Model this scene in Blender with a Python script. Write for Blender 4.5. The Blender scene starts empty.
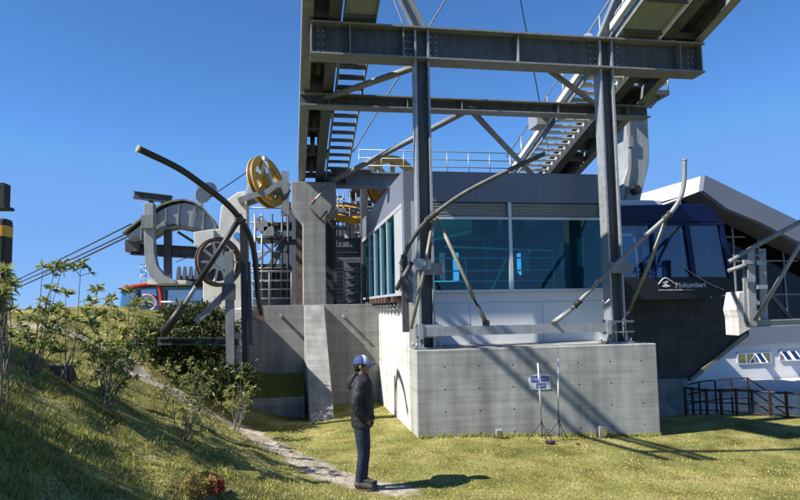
import bpy, bmesh, math, random
import numpy as np
from mathutils import Vector, Matrix, noise
R_ = math.radians
random.seed(7); rng = np.random.default_rng(5)
scn = bpy.context.scene
COL = scn.collection

# ------------------------------------------------------------------ camera
FPX, YAW, PITCH, ROLL = 640.0, R_(9.84), R_(5.0), R_(1.0)
CF = Vector((math.sin(YAW)*math.cos(PITCH), math.cos(YAW)*math.cos(PITCH), math.sin(PITCH)))
_r = Vector((math.cos(YAW), -math.sin(YAW), 0)); _u = _r.cross(CF)
CU = _u*math.cos(ROLL)+_r*math.sin(ROLL); CR = _r*math.cos(ROLL)-_u*math.sin(ROLL)
CC = Vector((0, 0, 2.4))
cd = bpy.data.cameras.new('camera'); cam = bpy.data.objects.new('camera', cd); COL.objects.link(cam)
cam.matrix_world = Matrix(((CR.x, CU.x, -CF.x, CC.x), (CR.y, CU.y, -CF.y, CC.y), (CR.z, CU.z, -CF.z, CC.z), (0, 0, 0, 1)))
cd.sensor_width = 36; cd.lens = FPX/800*36; cd.clip_start = .05; cd.clip_end = 6000
scn.camera = cam

# ------------------------------------------------------------------ light
SUN_D = Vector((1.0, .28, -1.0)).normalized()
el = math.asin(-SUN_D.z); az = math.atan2(-SUN_D.x, -SUN_D.y)      # azimuth of the sun from +Y towards +X
w = bpy.data.worlds.new('World'); scn.world = w; w.use_nodes = True
nt = w.node_tree; bg = nt.nodes['Background']
sky = nt.nodes.new('ShaderNodeTexSky'); sky.sky_type = 'NISHITA'; sky.sun_disc = False
sky.sun_elevation = el; sky.sun_rotation = az; sky.altitude = 1200; sky.air_density = .75; sky.dust_density = .0; sky.ozone_density = 6.0
hs = nt.nodes.new('ShaderNodeHueSaturation'); hs.inputs['Saturation'].default_value = 1.12
nt.links.new(sky.outputs[0], hs.inputs['Color'])
cap = nt.nodes.new('ShaderNodeMix'); cap.data_type = 'RGBA'; cap.blend_type = 'DARKEN'; cap.inputs[0].default_value = .85; cap.inputs[7].default_value = (.85, 1.85, 4.0, 1)   # clear thin mountain air: no white haze at the horizon
nt.links.new(hs.outputs[0], cap.inputs[6]); nt.links.new(cap.outputs[2], bg.inputs[0]); bg.inputs[1].default_value = .118
sd = bpy.data.lights.new('sun', 'SUN'); sd.energy = 5.0; sd.angle = R_(.53); sd.color = (1, .955, .88)
so = bpy.data.objects.new('sun', sd); COL.objects.link(so); so.rotation_euler = SUN_D.to_track_quat('-Z', 'Y').to_euler()
vs = scn.view_settings; vs.view_transform = 'Standard'; vs.look = 'None'; vs.gamma = 1; vs.exposure = .85; vs.use_curve_mapping = False
cy = scn.cycles
try:
    cy.max_bounces = 8; cy.transparent_max_bounces = 24; cy.diffuse_bounces = 3; cy.glossy_bounces = 3; cy.caustics_reflective = False; cy.caustics_refractive = False
except Exception: pass

# ------------------------------------------------------------------ helpers
def ray(x, y): return CF+CR*((x-400)/FPX)-CU*((y-250)/FPX)
def P(x, y, X=None, Y=None, Z=None):          # where the sight line of a photo point meets a plane of the place
    d = ray(x, y)
    t = (X-CC.x)/d.x if X is not None else (Y-CC.y)/d.y if Y is not None else (Z-CC.z)/d.z
    return CC+d*t
def V(*a): return Vector(a)

def material(name, col, rough=.6, metal=0., col2=None, scale=3., amt=.5, bump=.15, bscale=40., detail=6, kind=None, stretch=(1, 1, 1), spec=.5, coat=0.):
    m = bpy.data.materials.new(name); m.use_nodes = True
    t = m.node_tree; n = t.nodes; b = n['Principled BSDF']; L = t.links.new
    g = n.new('ShaderNodeNewGeometry'); mp = n.new('ShaderNodeMapping'); mp.inputs['Scale'].default_value = stretch
    L(g.outputs['Position'], mp.inputs[0])
    nz = n.new('ShaderNodeTexNoise'); nz.inputs['Scale'].default_value = scale; nz.inputs['Detail'].default_value = detail; nz.inputs['Roughness'].default_value = .62
    L(mp.outputs[0], nz.inputs['Vector'])
    rmp = n.new('ShaderNodeValToRGB'); rmp.color_ramp.elements[0].position = .5-.32*(1-amt*.6); rmp.color_ramp.elements[1].position = .5+.32*(1-amt*.6)
    c2 = col2 or tuple(c*.72 for c in col)
    rmp.color_ramp.elements[0].color = (*c2, 1); rmp.color_ramp.elements[1].color = (*col, 1)
    L(nz.outputs[0], rmp.inputs[0]); L(rmp.outputs[0], b.inputs['Base Color'])
    b.inputs['Roughness'].default_value = rough; b.inputs['Metallic'].default_value = metal
    b.inputs['Specular IOR Level'].default_value = spec; b.inputs['Coat Weight'].default_value = coat
    if bump:
        n2 = n.new('ShaderNodeTexNoise'); n2.inputs['Scale'].default_value = bscale; n2.inputs['Detail'].default_value = 4
        L(mp.outputs[0], n2.inputs['Vector'])
        bp = n.new('ShaderNodeBump'); bp.inputs['Strength'].default_value = bump; bp.inputs['Distance'].default_value = .02
        L(n2.outputs[0], bp.inputs['Height']); L(bp.outputs[0], b.inputs['Normal'])
    m['ramp'] = rmp.name
    return m

def concrete(name, col, col2, ax=0, holes=True, hx=.66, hz=.41, off=(.3, .2), lift=.46, white=False):
    """board-marked cast concrete: pour joints, form-tie holes, rain streaks"""
    m = material(name, col, .88, 0, col2, scale=1.3, amt=.4, bump=.22, bscale=55)
    t = m.node_tree; n = t.nodes; L = t.links.new; b = n['Principled BSDF']; rmp = n[m['ramp']]
    g = n.new('ShaderNodeNewGeometry'); s = n.new('ShaderNodeSeparateXYZ'); L(g.outputs['Position'], s.inputs[0])
    def mth(op, a, bb=None, c=None):
        k = n.new('ShaderNodeMath'); k.operation = op
        for i, v in enumerate((a, bb, c)):
            if v is None: continue
            if isinstance(v, (int, float)): k.inputs[i].default_value = v
            else: L(v, k.inputs[i])
        return k.outputs[0]
    hc = s.outputs[ax]; z = s.outputs[2]
    # streaks: noise stretched vertically
    mp = n.new('ShaderNodeMapping'); mp.inputs['Scale'].default_value = (4.5, 4.5, .35); L(g.outputs['Position'], mp.inputs[0])
    sn = n.new('ShaderNodeTexNoise'); sn.inputs['Scale'].default_value = 1.; sn.inputs['Detail'].default_value = 5; L(mp.outputs[0], sn.inputs['Vector'])
    streak = mth('MULTIPLY_ADD', sn.outputs[0], 1.3, .38)
    mp2 = n.new('ShaderNodeMapping'); mp2.inputs['Scale'].default_value = (.5, .5, 9.); L(g.outputs['Position'], mp2.inputs[0])
    sn2 = n.new('ShaderNodeTexNoise'); sn2.inputs['Scale'].default_value = 1.; sn2.inputs['Detail'].default_value = 6; L(mp2.outputs[0], sn2.inputs['Vector'])
    bands = mth('MULTIPLY_ADD', sn2.outputs[0], .7, .66)
    # board joints
    fz = mth('FRACT', mth('DIVIDE', mth('ADD', z, 50.), lift/2))
    jz = mth('LESS_THAN', fz, .03)
    fac = mth('MULTIPLY', mth('MULTIPLY', streak, bands), mth('SUBTRACT', 1., mth('MULTIPLY', jz, .34)))
    if holes:
        a = mth('SUBTRACT', mth('FRACT', mth('DIVIDE', mth('ADD', hc, 50.+off[0]), hx)), .5)
        c = mth('SUBTRACT', mth('FRACT', mth('DIVIDE', mth('ADD', z, 50.+off[1]), hz)), .5)
        d = mth('ADD', mth('POWER', mth('MULTIPLY', a, hx), 2.), mth('POWER', mth('MULTIPLY', c, hz), 2.))
        hole = mth('LESS_THAN', d, .017**2)
        fac = mth('MULTIPLY', fac, mth('SUBTRACT', 1., mth('MULTIPLY', hole, .85)))
    mix = n.new('ShaderNodeVectorMath'); mix.operation = 'SCALE'; L(rmp.outputs[0], mix.inputs[0]); L(fac, mix.inputs['Scale'])
    L(mix.outputs[0], b.inputs['Base Color'])
    return m

OFF = {}
class MB:
    def __init__(s): s.v = []; s.f = []; s.sm = []
    def add(s, vs_, fs, smooth=False):
        k = len(s.v); s.v += [tuple(v) for v in vs_]; s.f += [tuple(i+k for i in f) for f in fs]; s.sm += [smooth]*len(fs); return s
    def box(s, x0, x1, y0, y1, z0, z1):
        vs_ = [(x, y, z) for x in (x0, x1) for y in (y0, y1) for z in (z0, z1)]
        return s.add(vs_, [(0, 1, 3, 2), (4, 6, 7, 5), (0, 4, 5, 1), (2, 3, 7, 6), (0, 2, 6, 4), (1, 5, 7, 3)])
    def bar(s, a, b, w, h=None, up=(0, 0, 1), rot=0):
        a = Vector(a); b = Vector(b); h = h or w; d = (b-a).normalized(); up = Vector(up)
        if abs(d.dot(up)) > .99: up = Vector((0, 1, 0))
        x = d.cross(up).normalized(); y = x.cross(d)
        vs_ = [p+x*(i*w/2)+y*(j*h/2) for p in (a, b) for i, j in ((-1, -1), (1, -1), (1, 1), (-1, 1))]
        return s.add(vs_, [(3, 2, 1, 0), (4, 5, 6, 7), (0, 1, 5, 4), (1, 2, 6, 5), (2, 3, 7, 6), (3, 0, 4, 7)])
    def ibeam(s, a, b, w, h, tf=.03, tw=.02, up=(0, 0, 1)):
        a = Vector(a); b = Vector(b); d = (b-a).normalized(); up = Vector(up)
        if abs(d.dot(up)) > .99: up = Vector((0, 1, 0))
        x = d.cross(up).normalized(); y = x.cross(d)
        s.bar(a+y*(h/2-tf/2), b+y*(h/2-tf/2), w, tf, up); s.bar(a-y*(h/2-tf/2), b-y*(h/2-tf/2), w, tf, up)
        return s.bar(a, b, tw, h-2*tf, up)
    def tube(s, pts, r, n=10, cap=True, smooth=True):
        pts = [Vector(p) for p in pts]; rr = r if isinstance(r, (list, tuple)) else [r]*len(pts)
        T = [(pts[min(i+1, len(pts)-1)]-pts[max(i-1, 0)]).normalized() for i in range(len(pts))]
        u = T[0].orthogonal().normalized(); vs_ = []
        for i, p in enumerate(pts):
            u = (u-T[i]*u.dot(T[i])).normalized(); q = T[i].cross(u)
            vs_ += [p+(u*math.cos(2*math.pi*k/n)+q*math.sin(2*math.pi*k/n))*rr[i] for k in range(n)]
        fs = [(i*n+k, i*n+(k+1) % n, (i+1)*n+(k+1) % n, (i+1)*n+k) for i in range(len(pts)-1) for k in range(n)]
        s.add(vs_, fs, smooth)
        if cap:
            k0 = len(s.v)-len(vs_)
            s.f += [tuple(k0+k for k in reversed(range(n))), tuple(k0+(len(pts)-1)*n+k for k in range(n))]; s.sm += [False, False]
        return s
    def prism(s, poly, d):                     # closed polygon of Vectors swept along d
        d = Vector(d); n = len(poly); poly = [Vector(p) for p in poly]
        return s.add(poly+[p+d for p in poly], [tuple(range(n)), tuple(reversed(range(n, 2*n)))]+[(i, i+n, (i+1) % n+n, (i+1) % n) for i in range(n)])
    def ring(s, c, ax, r0, r1, wd, n=36):      # rectangular-section ring about axis ax
        c = Vector(c); ax = Vector(ax).normalized(); u = ax.orthogonal().normalized(); q = ax.cross(u); vs_ = []
        for k in range(n):
            e = u*math.cos(2*math.pi*k/n)+q*math.sin(2*math.pi*k/n)
            vs_ += [c+e*r0-ax*wd/2, c+e*r1-ax*wd/2, c+e*r1+ax*wd/2, c+e*r0+ax*wd/2]
        fs = []
        for k in range(n):
            a = 4*k; b = 4*((k+1) % n)
            fs += [(a+i, a+(i+1) % 4, b+(i+1) % 4, b+i) for i in range(4)]
        return s.add(vs_, fs)
    def disc(s, c, ax, r, wd, n=24):
        c = Vector(c); ax = Vector(ax).normalized(); return s.tube([c-ax*wd/2, c+ax*wd/2], r, n, smooth=False)
    def ball(s, c, rx, ry=None, rz=None, n=14, m=9):
        ry = ry or rx; rz = rz or rx; vs_ = []; c = Vector(c)
        for j in range(m+1):
            th = math.pi*j/m
            for i in range(n):
                ph = 2*math.pi*i/n; vs_.append(c+Vector((rx*math.sin(th)*math.cos(ph), ry*math.sin(th)*math.sin(ph), rz*math.cos(th))))
        return s.add(vs_, [(j*n+i, (j+1)*n+i, (j+1)*n+(i+1) % n, j*n+(i+1) % n) for j in range(m) for i in range(n)], True)
    def rings(s, rs, n=20, smooth=True, cap=True):   # rs: list of lists of n points
        vs_ = [p for r in rs for p in r]; n = len(rs[0])
        fs = [(i*n+k, i*n+(k+1) % n, (i+1)*n+(k+1) % n, (i+1)*n+k) for i in range(len(rs)-1) for k in range(n)]
        if cap: fs += [tuple(reversed(range(n))), tuple((len(rs)-1)*n+k for k in range(n))]
        return s.add(vs_, fs, smooth)
    def build(s, name, mat, parent=None, loc=None, bevel=0, sub=0):
        me = bpy.data.meshes.new(name); o = bpy.data.objects.new(name, me); COL.objects.link(o)
        if parent is not None: off = OFF[parent.name]
        elif loc is not None: off = Vector(loc)
        else:
            A = np.array(s.v); off = Vector((float(A[:, 0].mean()), float(A[:, 1].mean()), float(A[:, 2].min())))
        me.from_pydata([(v[0]-off.x, v[1]-off.y, v[2]-off.z) for v in s.v], [], s.f)
        me.polygons.foreach_set('use_smooth', s.sm)
        bm = bmesh.new(); bm.from_mesh(me); bmesh.ops.recalc_face_normals(bm, faces=bm.faces); bm.to_mesh(me); bm.free()
        me.materials.append(mat)
        if parent is not None: o.parent = parent
        else: o.location = off
        OFF[o.name] = off
        if bevel:
            b = o.modifiers.new('bevel', 'BEVEL'); b.width = bevel; b.segments = 2; b.limit_method = 'ANGLE'; b.angle_limit = R_(40); b.harden_normals = False
        if sub:
            q = o.modifiers.new('sub', 'SUBSURF'); q.levels = sub; q.render_levels = sub
        return o

def tag(o, label=None, cat=None, group=None, kind=None):
    for k, v in (('label', label), ('category', cat), ('group', group), ('kind', kind)):
        if v: o[k] = v
    return o
def thing(name, label, cat, loc, group=None):
    o = bpy.data.objects.new(name, None); COL.objects.link(o); o.location = loc; o.empty_display_size = .2
    OFF[o.name] = Vector(loc); return tag(o, label, cat, group)
def struct(mb, name, mat, **k): return tag(mb.build(name, mat, **k), kind='structure')
def kids(o): return [c for c in bpy.data.objects if c.parent == o]
def dup(root, loc, rz=0., label=None, scale=None, parent=None):
    ch = kids(root)
    c = root.copy(); COL.objects.link(c); OFF[c.name] = OFF[root.name]
    if parent is not None: c.parent = parent
    else:
        c.location = loc; c.rotation_euler = (0, 0, rz)
        if scale: c.scale = (scale,)*3
    if label: c['label'] = label
    for k in ch: dup(k, None, parent=c)
    return c
def catmull(pts, n=6):
    pts = [Vector(p) for p in pts]; q = [pts[0]*2-pts[1]]+pts+[pts[-1]*2-pts[-2]]; out = []
    for i in range(1, len(q)-2):
        for k in range(n):
            t = k/n; a, b, c, d = q[i-1:i+3]
            out.append(.5*((2*b)+(c-a)*t+(2*a-5*b+4*c-d)*t*t+(3*b-a-3*c+d)*t**3))
    out.append(pts[-1]); return out
def text_mesh(body, size, name, mat, origin, xdir, ydir, parent, extrude=.002, align='CENTER', bold=0.):
    c = bpy.data.curves.new('t', 'FONT'); c.body = body; c.size = size; c.extrude = extrude; c.align_x = align; c.offset = bold; c.resolution_u = 3
    t = bpy.data.objects.new('t', c); COL.objects.link(t); bpy.context.view_layer.update()
    me = bpy.data.meshes.new_from_object(t); bpy.data.objects.remove(t)
    x = Vector(xdir).normalized(); y = Vector(ydir).normalized(); z = x.cross(y)
    off = OFF[parent.name]
    for v in me.vertices: v.co = Vector(origin)-off+x*v.co.x+y*v.co.y+z*v.co.z
    me.materials.clear(); me.materials.append(mat); me.name = name
    o = bpy.data.objects.new(name, me); COL.objects.link(o); o.parent = parent; OFF[o.name] = off
    return o

# ------------------------------------------------------------------ materials
STEEL = material('painted_steel', (.24, .255, .265), .5, .0, (.155, .162, .165), scale=5, amt=.75, bump=.08, bscale=30, stretch=(1.6, 1.6, .35), detail=9)
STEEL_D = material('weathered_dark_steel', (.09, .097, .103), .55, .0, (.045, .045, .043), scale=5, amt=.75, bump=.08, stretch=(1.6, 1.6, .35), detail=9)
GALV = material('galvanised_steel', (.40, .41, .42), .42, .35, (.27, .28, .29), scale=9, amt=.7, bump=.08, bscale=25, detail=9)
OLIVE = material('olive_stained_steel', (.28, .27, .19), .55, .2, (.16, .16, .12), scale=5, amt=.3, bump=.06)
DARKPIPE = material('dark_pipe', (.02, .02, .02), .5, .0, (.012, .012, .012), scale=4, amt=.4, bump=.05)
BLACK = material('black_rubber', (.02, .02, .021), .7, 0, scale=8)
WHITE = material('white_paint', (.78, .78, .76), .55, 0, (.66, .66, .64), scale=1.2, amt=.3, bump=.05, bscale=20)
CREAM = material('cream_paint', (.78, .76, .70), .6, 0, (.52, .5, .44), scale=1.8, amt=.4, bump=.08)
SLATE = material('slate_cladding', (.15, .17, .215), .45, .0, (.13, .147, .187), scale=.8, amt=.3, bump=.01)
SLATE_L = material('grey_cladding', (.17, .19, .235), .42, .0, (.145, .16, .2), scale=.9, amt=.3, bump=.01)
PANEL = material('white_cladding', (.62, .63, .64), .5, 0, (.54, .55, .57), scale=.9, amt=.3, bump=.02)
FRAME = material('aluminium_frame', (.58, .6, .63), .38, .3, (.5, .52, .55), scale=3, bump=.02)
YELLOW = material('yellow_wheel_paint', (.8, .42, .02), .45, 0, (.55, .27, .02), scale=3, amt=.3, bump=.05)
RED = material('red_paint', (.5, .03, .02), .4, 0, (.38, .03, .025), scale=5, amt=.3)
NAVY = material('navy_cabin_paint', (.006, .012, .06), .32, .0, (.005, .01, .045), scale=2, bump=.01, spec=.2)
SOOT = material('black_cabin_skirt', (.005, .005, .007), .6, 0, (.008, .008, .01), scale=4)
BLUE = material('blue_cabin_paint', (.09, .33, .72), .3, .1, (.07, .27, .6), scale=2, bump=.01)
WOOD = material('weathered_timber', (.11, .065, .045), .8, 0, (.05, .032, .025), scale=9, amt=.3, bump=.3, bscale=60, stretch=(1, .2, 1))
RUST = material('brown_rusty_ring', (.20, .14, .10), .75, .2, (.06, .035, .025), scale=9, amt=.2, bump=.1)
FENCE = material('dark_brown_rail_paint', (.022, .015, .013), .55, .1, (.05, .03, .025), scale=5, bump=.04)
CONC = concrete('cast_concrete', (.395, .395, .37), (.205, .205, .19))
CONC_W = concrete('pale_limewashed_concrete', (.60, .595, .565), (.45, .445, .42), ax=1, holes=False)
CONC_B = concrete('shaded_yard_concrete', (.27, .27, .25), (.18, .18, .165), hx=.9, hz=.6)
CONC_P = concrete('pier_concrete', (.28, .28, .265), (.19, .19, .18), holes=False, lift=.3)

def glass(name, tint, refl=.06, rough=.02):
    m = bpy.data.materials.new(name); m.use_nodes = True; t = m.node_tree; n = t.nodes; L = t.links.new
    n.remove(n['Principled BSDF']); out = n['Material Output']
    tr = n.new('ShaderNodeBsdfTransparent'); tr.inputs[0].default_value = (*tint, 1)
    gl = n.new('ShaderNodeBsdfGlossy'); gl.inputs['Roughness'].default_value = rough; gl.inputs[0].default_value = (.9, .97, 1, 1)
    fr = n.new('ShaderNodeFresnel'); fr.inputs[0].default_value = 1.52
    g = n.new('ShaderNodeNewGeometry'); nz = n.new('ShaderNodeTexNoise'); nz.inputs['Scale'].default_value = .9
    bp = n.new('ShaderNodeBump'); bp.inputs['Strength'].default_value = .03; bp.inputs['Distance'].default_value = .05
    L(g.outputs['Position'], nz.inputs['Vector']); L(nz.outputs[0], bp.inputs['Height']); L(bp.outputs[0], gl.inputs['Normal'])
    ma = n.new('ShaderNodeMath'); ma.operation = 'MULTIPLY_ADD'; ma.inputs[1].default_value = .35; ma.inputs[2].default_value = refl
    L(fr.outputs[0], ma.inputs[0]); mx = n.new('ShaderNodeMixShader'); L(ma.outputs[0], mx.inputs[0]); L(tr.outputs[0], mx.inputs[1]); L(gl.outputs[0], mx.inputs[2])
    L(mx.outputs[0], out.inputs[0]); return m
TEAL = glass('teal_tinted_glass', (.44, .86, .92), .02)
CABG = glass('cabin_window_glass', (.30, .48, .66), .07)
BLUG = glass('blue_window_glass', (.12, .35, .7), .38)
DKG = glass('dark_facade_glass', (.05, .07, .09), .01)
# ------------------------------------------------------------------ ground
ctrl = []
def cp(x, y, z): p = P(x, y, Z=z); ctrl.append((p.x, p.y, z))
for a in [(340, 478, .02), (300, 455, .03), (262, 440, .16), (235, 425, .3), (200, 405, .55), (165, 388, .8), (130, 368, 1.15), (95, 346, 1.62),
          (0, 500, 1.3), (0, 440, 1.5), (0, 400, 1.62), (0, 345, 2.02), (75, 500, 1.05), (150, 500, .75), (150, 440, .92), (150, 410, 1.0),
          (60, 360, 1.62), (250, 500, .32), (200, 460, .62), (300, 490, .14), (60, 420, 1.32), (60, 325, 2.12), (150, 330, 1.9), (120, 345, 1.65),
          (365, 488, 0), (400, 500, -.02), (500, 490, -.1), (600, 500, -.16), (700, 500, -.2), (800, 500, -.26), (280, 430, 0), (330, 425, 0), (390, 450, 0)]: cp(*a)
ctrl += [(-1.0, 12.6, .05), (-1.5, 12.3, .45), (-2.2, 12.6, .95), (-2.6, 14, 1.5), (-1.4, 14.4, .3), (-.9, 14.6, .05), (-3, 16, 2.05), (-4, 18, 2.32), (-6, 16, 2.36), (-7.6, 18, 2.33), (-9, 22, 2.38), (-4.5, 22, 2.36), (-5, 28, 2.2), (-12, 20, 2.3), (-12, 30, 1.9), (-4.2, 14.5, 1.98), (-6, 12, 2.05),
         (0, 11.7, 0), (1, 14, 0), (2.3, 11.69, 0), (2.3, 16.6, 0), (0, 16.5, 0), (7, 11.6, -.2), (5, 11.6, -.1), (5, 9, -.12), (9, 11.5, -.27), (9, 14, -.32), (12, 14, -.4), (12, 10, -.38), (11.5, 13, -.34), (14, 16, -.9), (16, 16, -1.5), (20, 18, -2.2), (16, 8, -.5), (14, 20, -1.6), (22, 24, -2.4), (10, 17, -.8),
         (0, 0, .8), (3, 3, .1), (6, 5, -.1), (-3, 1, 1.6), (-6, 4, 2.1), (-9, 8, 2.4), (0, -5, .9), (6, -3, 0), (14, 0, -.5), (-10, -2, 2.6), (26, 10, -1.5), (26, 30, -3), (0, 40, 1.2), (10, 40, -2), (-14, 10, 2.6)]
CP = np.array(ctrl)
def _phi(r2): return np.where(r2 > 0, r2*np.log(np.maximum(r2, 1e-9)), 0.)*.5
_n = len(CP); _d2 = ((CP[:, None, :2]-CP[None, :, :2])**2).sum(-1)
_A = np.zeros((_n+3, _n+3)); _A[:_n, :_n] = _phi(_d2)+np.eye(_n)*.35; _A[:_n, _n] = 1; _A[:_n, _n+1:] = CP[:, :2]; _A[_n, :_n] = 1; _A[_n+1:, :_n] = CP[:, :2].T
_W = np.linalg.solve(_A, np.concatenate([CP[:, 2], np.zeros(3)]))
def smooth(a, b, x): t = np.clip((x-a)/(b-a), 0, 1); return t*t*(3-2*t)
def vnoise(X, Y, s):
    xs = np.asarray(X)*s; ys = np.asarray(Y)*s; xi = np.floor(xs); yi = np.floor(ys); fx = xs-xi; fy = ys-yi; fx = fx*fx*(3-2*fx); fy = fy*fy*(3-2*fy)
    h = lambda a, b: np.modf(np.abs(np.sin(a*127.1+b*311.7)*43758.5453))[0]
    return (h(xi, yi)*(1-fx)+h(xi+1, yi)*fx)*(1-fy)+(h(xi, yi+1)*(1-fx)+h(xi+1, yi+1)*fx)*fy-.5
def Tz(X, Y, rough=True):
    X = np.asarray(X, float); Y = np.asarray(Y, float); sh = X.shape; x = X.ravel(); y = Y.ravel(); out = np.empty(x.size)
    xc = np.clip(x, -14, 26); yc = np.clip(y, -5, 38)
    for i in range(0, x.size, 40000):
        d2 = (xc[i:i+40000, None]-CP[None, :, 0])**2+(yc[i:i+40000, None]-CP[None, :, 1])**2
        out[i:i+40000] = _phi(d2)@_W[:_n]+_W[_n]+xc[i:i+40000]*_W[_n+1]+yc[i:i+40000]*_W[_n+2]
    far = np.sqrt((x-xc)**2+(y-yc)**2); out -= far*.12*smooth(0, 60, far)      # the mountain falls away all round
    if rough:
        slope = smooth(1.5, -1.5, x)*smooth(60, 10, far)
        # the mound is lumpy and tussocky, the lawn nearly flat
        out += vnoise(x, y, 1.1)*.16*slope+vnoise(x+9, y, 2.7)*.11*slope+vnoise(x, y+5, 6.)*(.055*slope+.008)+vnoise(x+3, y+5, 13.)*(.022*slope+.004)
    return out.reshape(sh)
def tz(x, y): return float(Tz(np.array([x]), np.array([y]))[0])
path_px = [(95, 345, 1.62), (130, 368, 1.15), (165, 388, .8), (200, 407, .55), (235, 425, .3), (262, 440, .16), (300, 459, .05), (340, 478, .02), (395, 490, 0)]
def hit(x, y):                                  # where the sight line of a photo point meets the ground
    d = ray(x, y); s = 2.0
    for _ in range(600):
        p = CC+d*s
        if tz(p.x, p.y) >= p.z: return V(p.x, p.y, tz(p.x, p.y))
        s += .04
    return p
PATH = [hit(a, b) for a, b, c in path_px]; PATH = [PATH[0]+V(-1.2, -.1, 0)]+PATH
PP = catmull(PATH, 6)
def path_d(X, Y):
    x = np.asarray(X); y = np.asarray(Y); best = np.full(x.shape, 9e9)
    for i in range(len(PP)-1):
        a = PP[i]; b = PP[i+1]; dx, dy = b.x-a.x, b.y-a.y; t = np.clip(((x-a.x)*dx+(y-a.y)*dy)/(dx*dx+dy*dy+1e-9), 0, 1)
        best = np.minimum(best, np.hypot(x-a.x-t*dx, y-a.y-t*dy))
    return best
def pathmask(X, Y):                # 1 on bare gravel
    d = path_d(X, Y)+vnoise(X, Y, 3.)*.16+vnoise(X, Y, 9.)*.1
    m = 1-smooth(.21, .39, d)
    patch = 1-smooth(.3, .95, np.hypot((np.asarray(X)-2.1)*.55, np.asarray(Y)-7.35)+vnoise(X, Y, 2.)*.5+vnoise(X, Y, 7.)*.3)
    return np.maximum(m, patch*.38)
def grid_axis(a, b, s, far, g=1.16):
    v = list(np.arange(a, b, s)); st = s
    while v[-1] < far: st *= g; v.append(v[-1]+st)
    st = s
    while v[0] > -far: st *= g; v.insert(0, v[0]-st)
    return np.array(v)
gx = grid_axis(-9, 15, .075, 2500); gy = grid_axis(2.5, 19, .075, 2500)
GX, GY = np.meshgrid(gx, gy); GZ = Tz(GX, GY)
nx, ny = len(gx), len(gy)
me = bpy.data.meshes.new('ground'); me.vertices.add(nx*ny); me.vertices.foreach_set('co', np.stack([GX, GY, GZ], -1).astype('f4').ravel())
ii = (np.arange(ny-1)[:, None]*nx+np.arange(nx-1)[None, :]).ravel(); q = np.stack([ii, ii+1, ii+nx+1, ii+nx], -1).ravel()
me.loops.add(q.size); me.loops.foreach_set('vertex_index', q.astype('i4')); me.polygons.add(ii.size); me.polygons.foreach_set('loop_start', np.arange(0, q.size, 4, dtype='i4')); me.polygons.foreach_set('use_smooth', np.ones(ii.size, bool)); me.update()
PM = pathmask(GX, GY); at_ = me.attributes.new('bare', 'FLOAT', 'POINT'); at_.data.foreach_set('value', PM.astype('f4').ravel())
gm = bpy.data.materials.new('grassy_ground'); gm.use_nodes = True; t = gm.node_tree; n = t.nodes; L = t.links.new; b = n['Principled BSDF']
g = n.new('ShaderNodeNewGeometry')
def nz(s, d=5):
    k = n.new('ShaderNodeTexNoise'); k.inputs['Scale'].default_value = s; k.inputs['Detail'].default_value = d; L(g.outputs['Position'], k.inputs['Vector']); return k
def rp(src, *st):
    k = n.new('ShaderNodeValToRGB'); e = k.color_ramp.elements
    while len(e) < len(st): e.new(.5)
    for el_, (p_, c_) in zip(e, st): el_.position = p_; el_.color = (*c_, 1)
    L(src, k.inputs[0]); return k
r1 = rp(nz(1.1).outputs[0], (.3, (.12, .125, .03)), (.5, (.25, .24, .07)), (.7, (.38, .33, .14)))
r2 = rp(nz(35).outputs[0], (.35, (.38, .4, .36)), (.65, (1.35, 1.32, 1.25)))
mm = n.new('ShaderNodeMix'); mm.data_type = 'RGBA'; mm.blend_type = 'MULTIPLY'; mm.inputs[0].default_value = 1; L(r1.outputs[0], mm.inputs[6]); L(r2.outputs[0], mm.inputs[7])
vo = n.new('ShaderNodeTexVoronoi'); vo.inputs['Scale'].default_value = 38; L(g.outputs['Position'], vo.inputs['Vector'])
r3 = rp(vo.outputs['Color'], (.2, (.33, .28, .21)), (.8, (.60, .52, .41)))
r4 = rp(nz(5).outputs[0], (.35, (.62, .6, .56)), (.65, (1.1, 1.1, 1.1)))
mg = n.new('ShaderNodeMix'); mg.data_type = 'RGBA'; mg.blend_type = 'MULTIPLY'; mg.inputs[0].default_value = 1; L(r3.outputs[0], mg.inputs[6]); L(r4.outputs[0], mg.inputs[7])
r5 = rp(nz(2.6, 8).outputs[0], (.52, (1, 1, 1)), (.66, (.72, .62, .5)))
mm2 = n.new('ShaderNodeMix'); mm2.data_type = 'RGBA'; mm2.blend_type = 'MULTIPLY'; mm2.inputs[0].default_value = 1; L(mm.outputs[2], mm2.inputs[6]); L(r5.outputs[0], mm2.inputs[7]); mm = mm2
av = n.new('ShaderNodeAttribute'); av.attribute_name = 'bare'
mx = n.new('ShaderNodeMix'); mx.data_type = 'RGBA'; L(av.outputs['Fac'], mx.inputs[0]); L(mm.outputs[2], mx.inputs[6]); L(mg.outputs[2], mx.inputs[7])
L(mx.outputs[2], b.inputs['Base Color']); b.inputs['Roughness'].default_value = .95; b.inputs['Specular IOR Level'].default_value = .2
bp = n.new('ShaderNodeBump'); bp.inputs['Strength'].default_value = .8; bp.inputs['Distance'].default_value = .025; L(nz(60, 6).outputs[0], bp.inputs['Height']); L(bp.outputs[0], b.inputs['Normal'])
me.materials.append(gm); go = bpy.data.objects.new('ground', me); COL.objects.link(go); tag(go, kind='structure')

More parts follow.
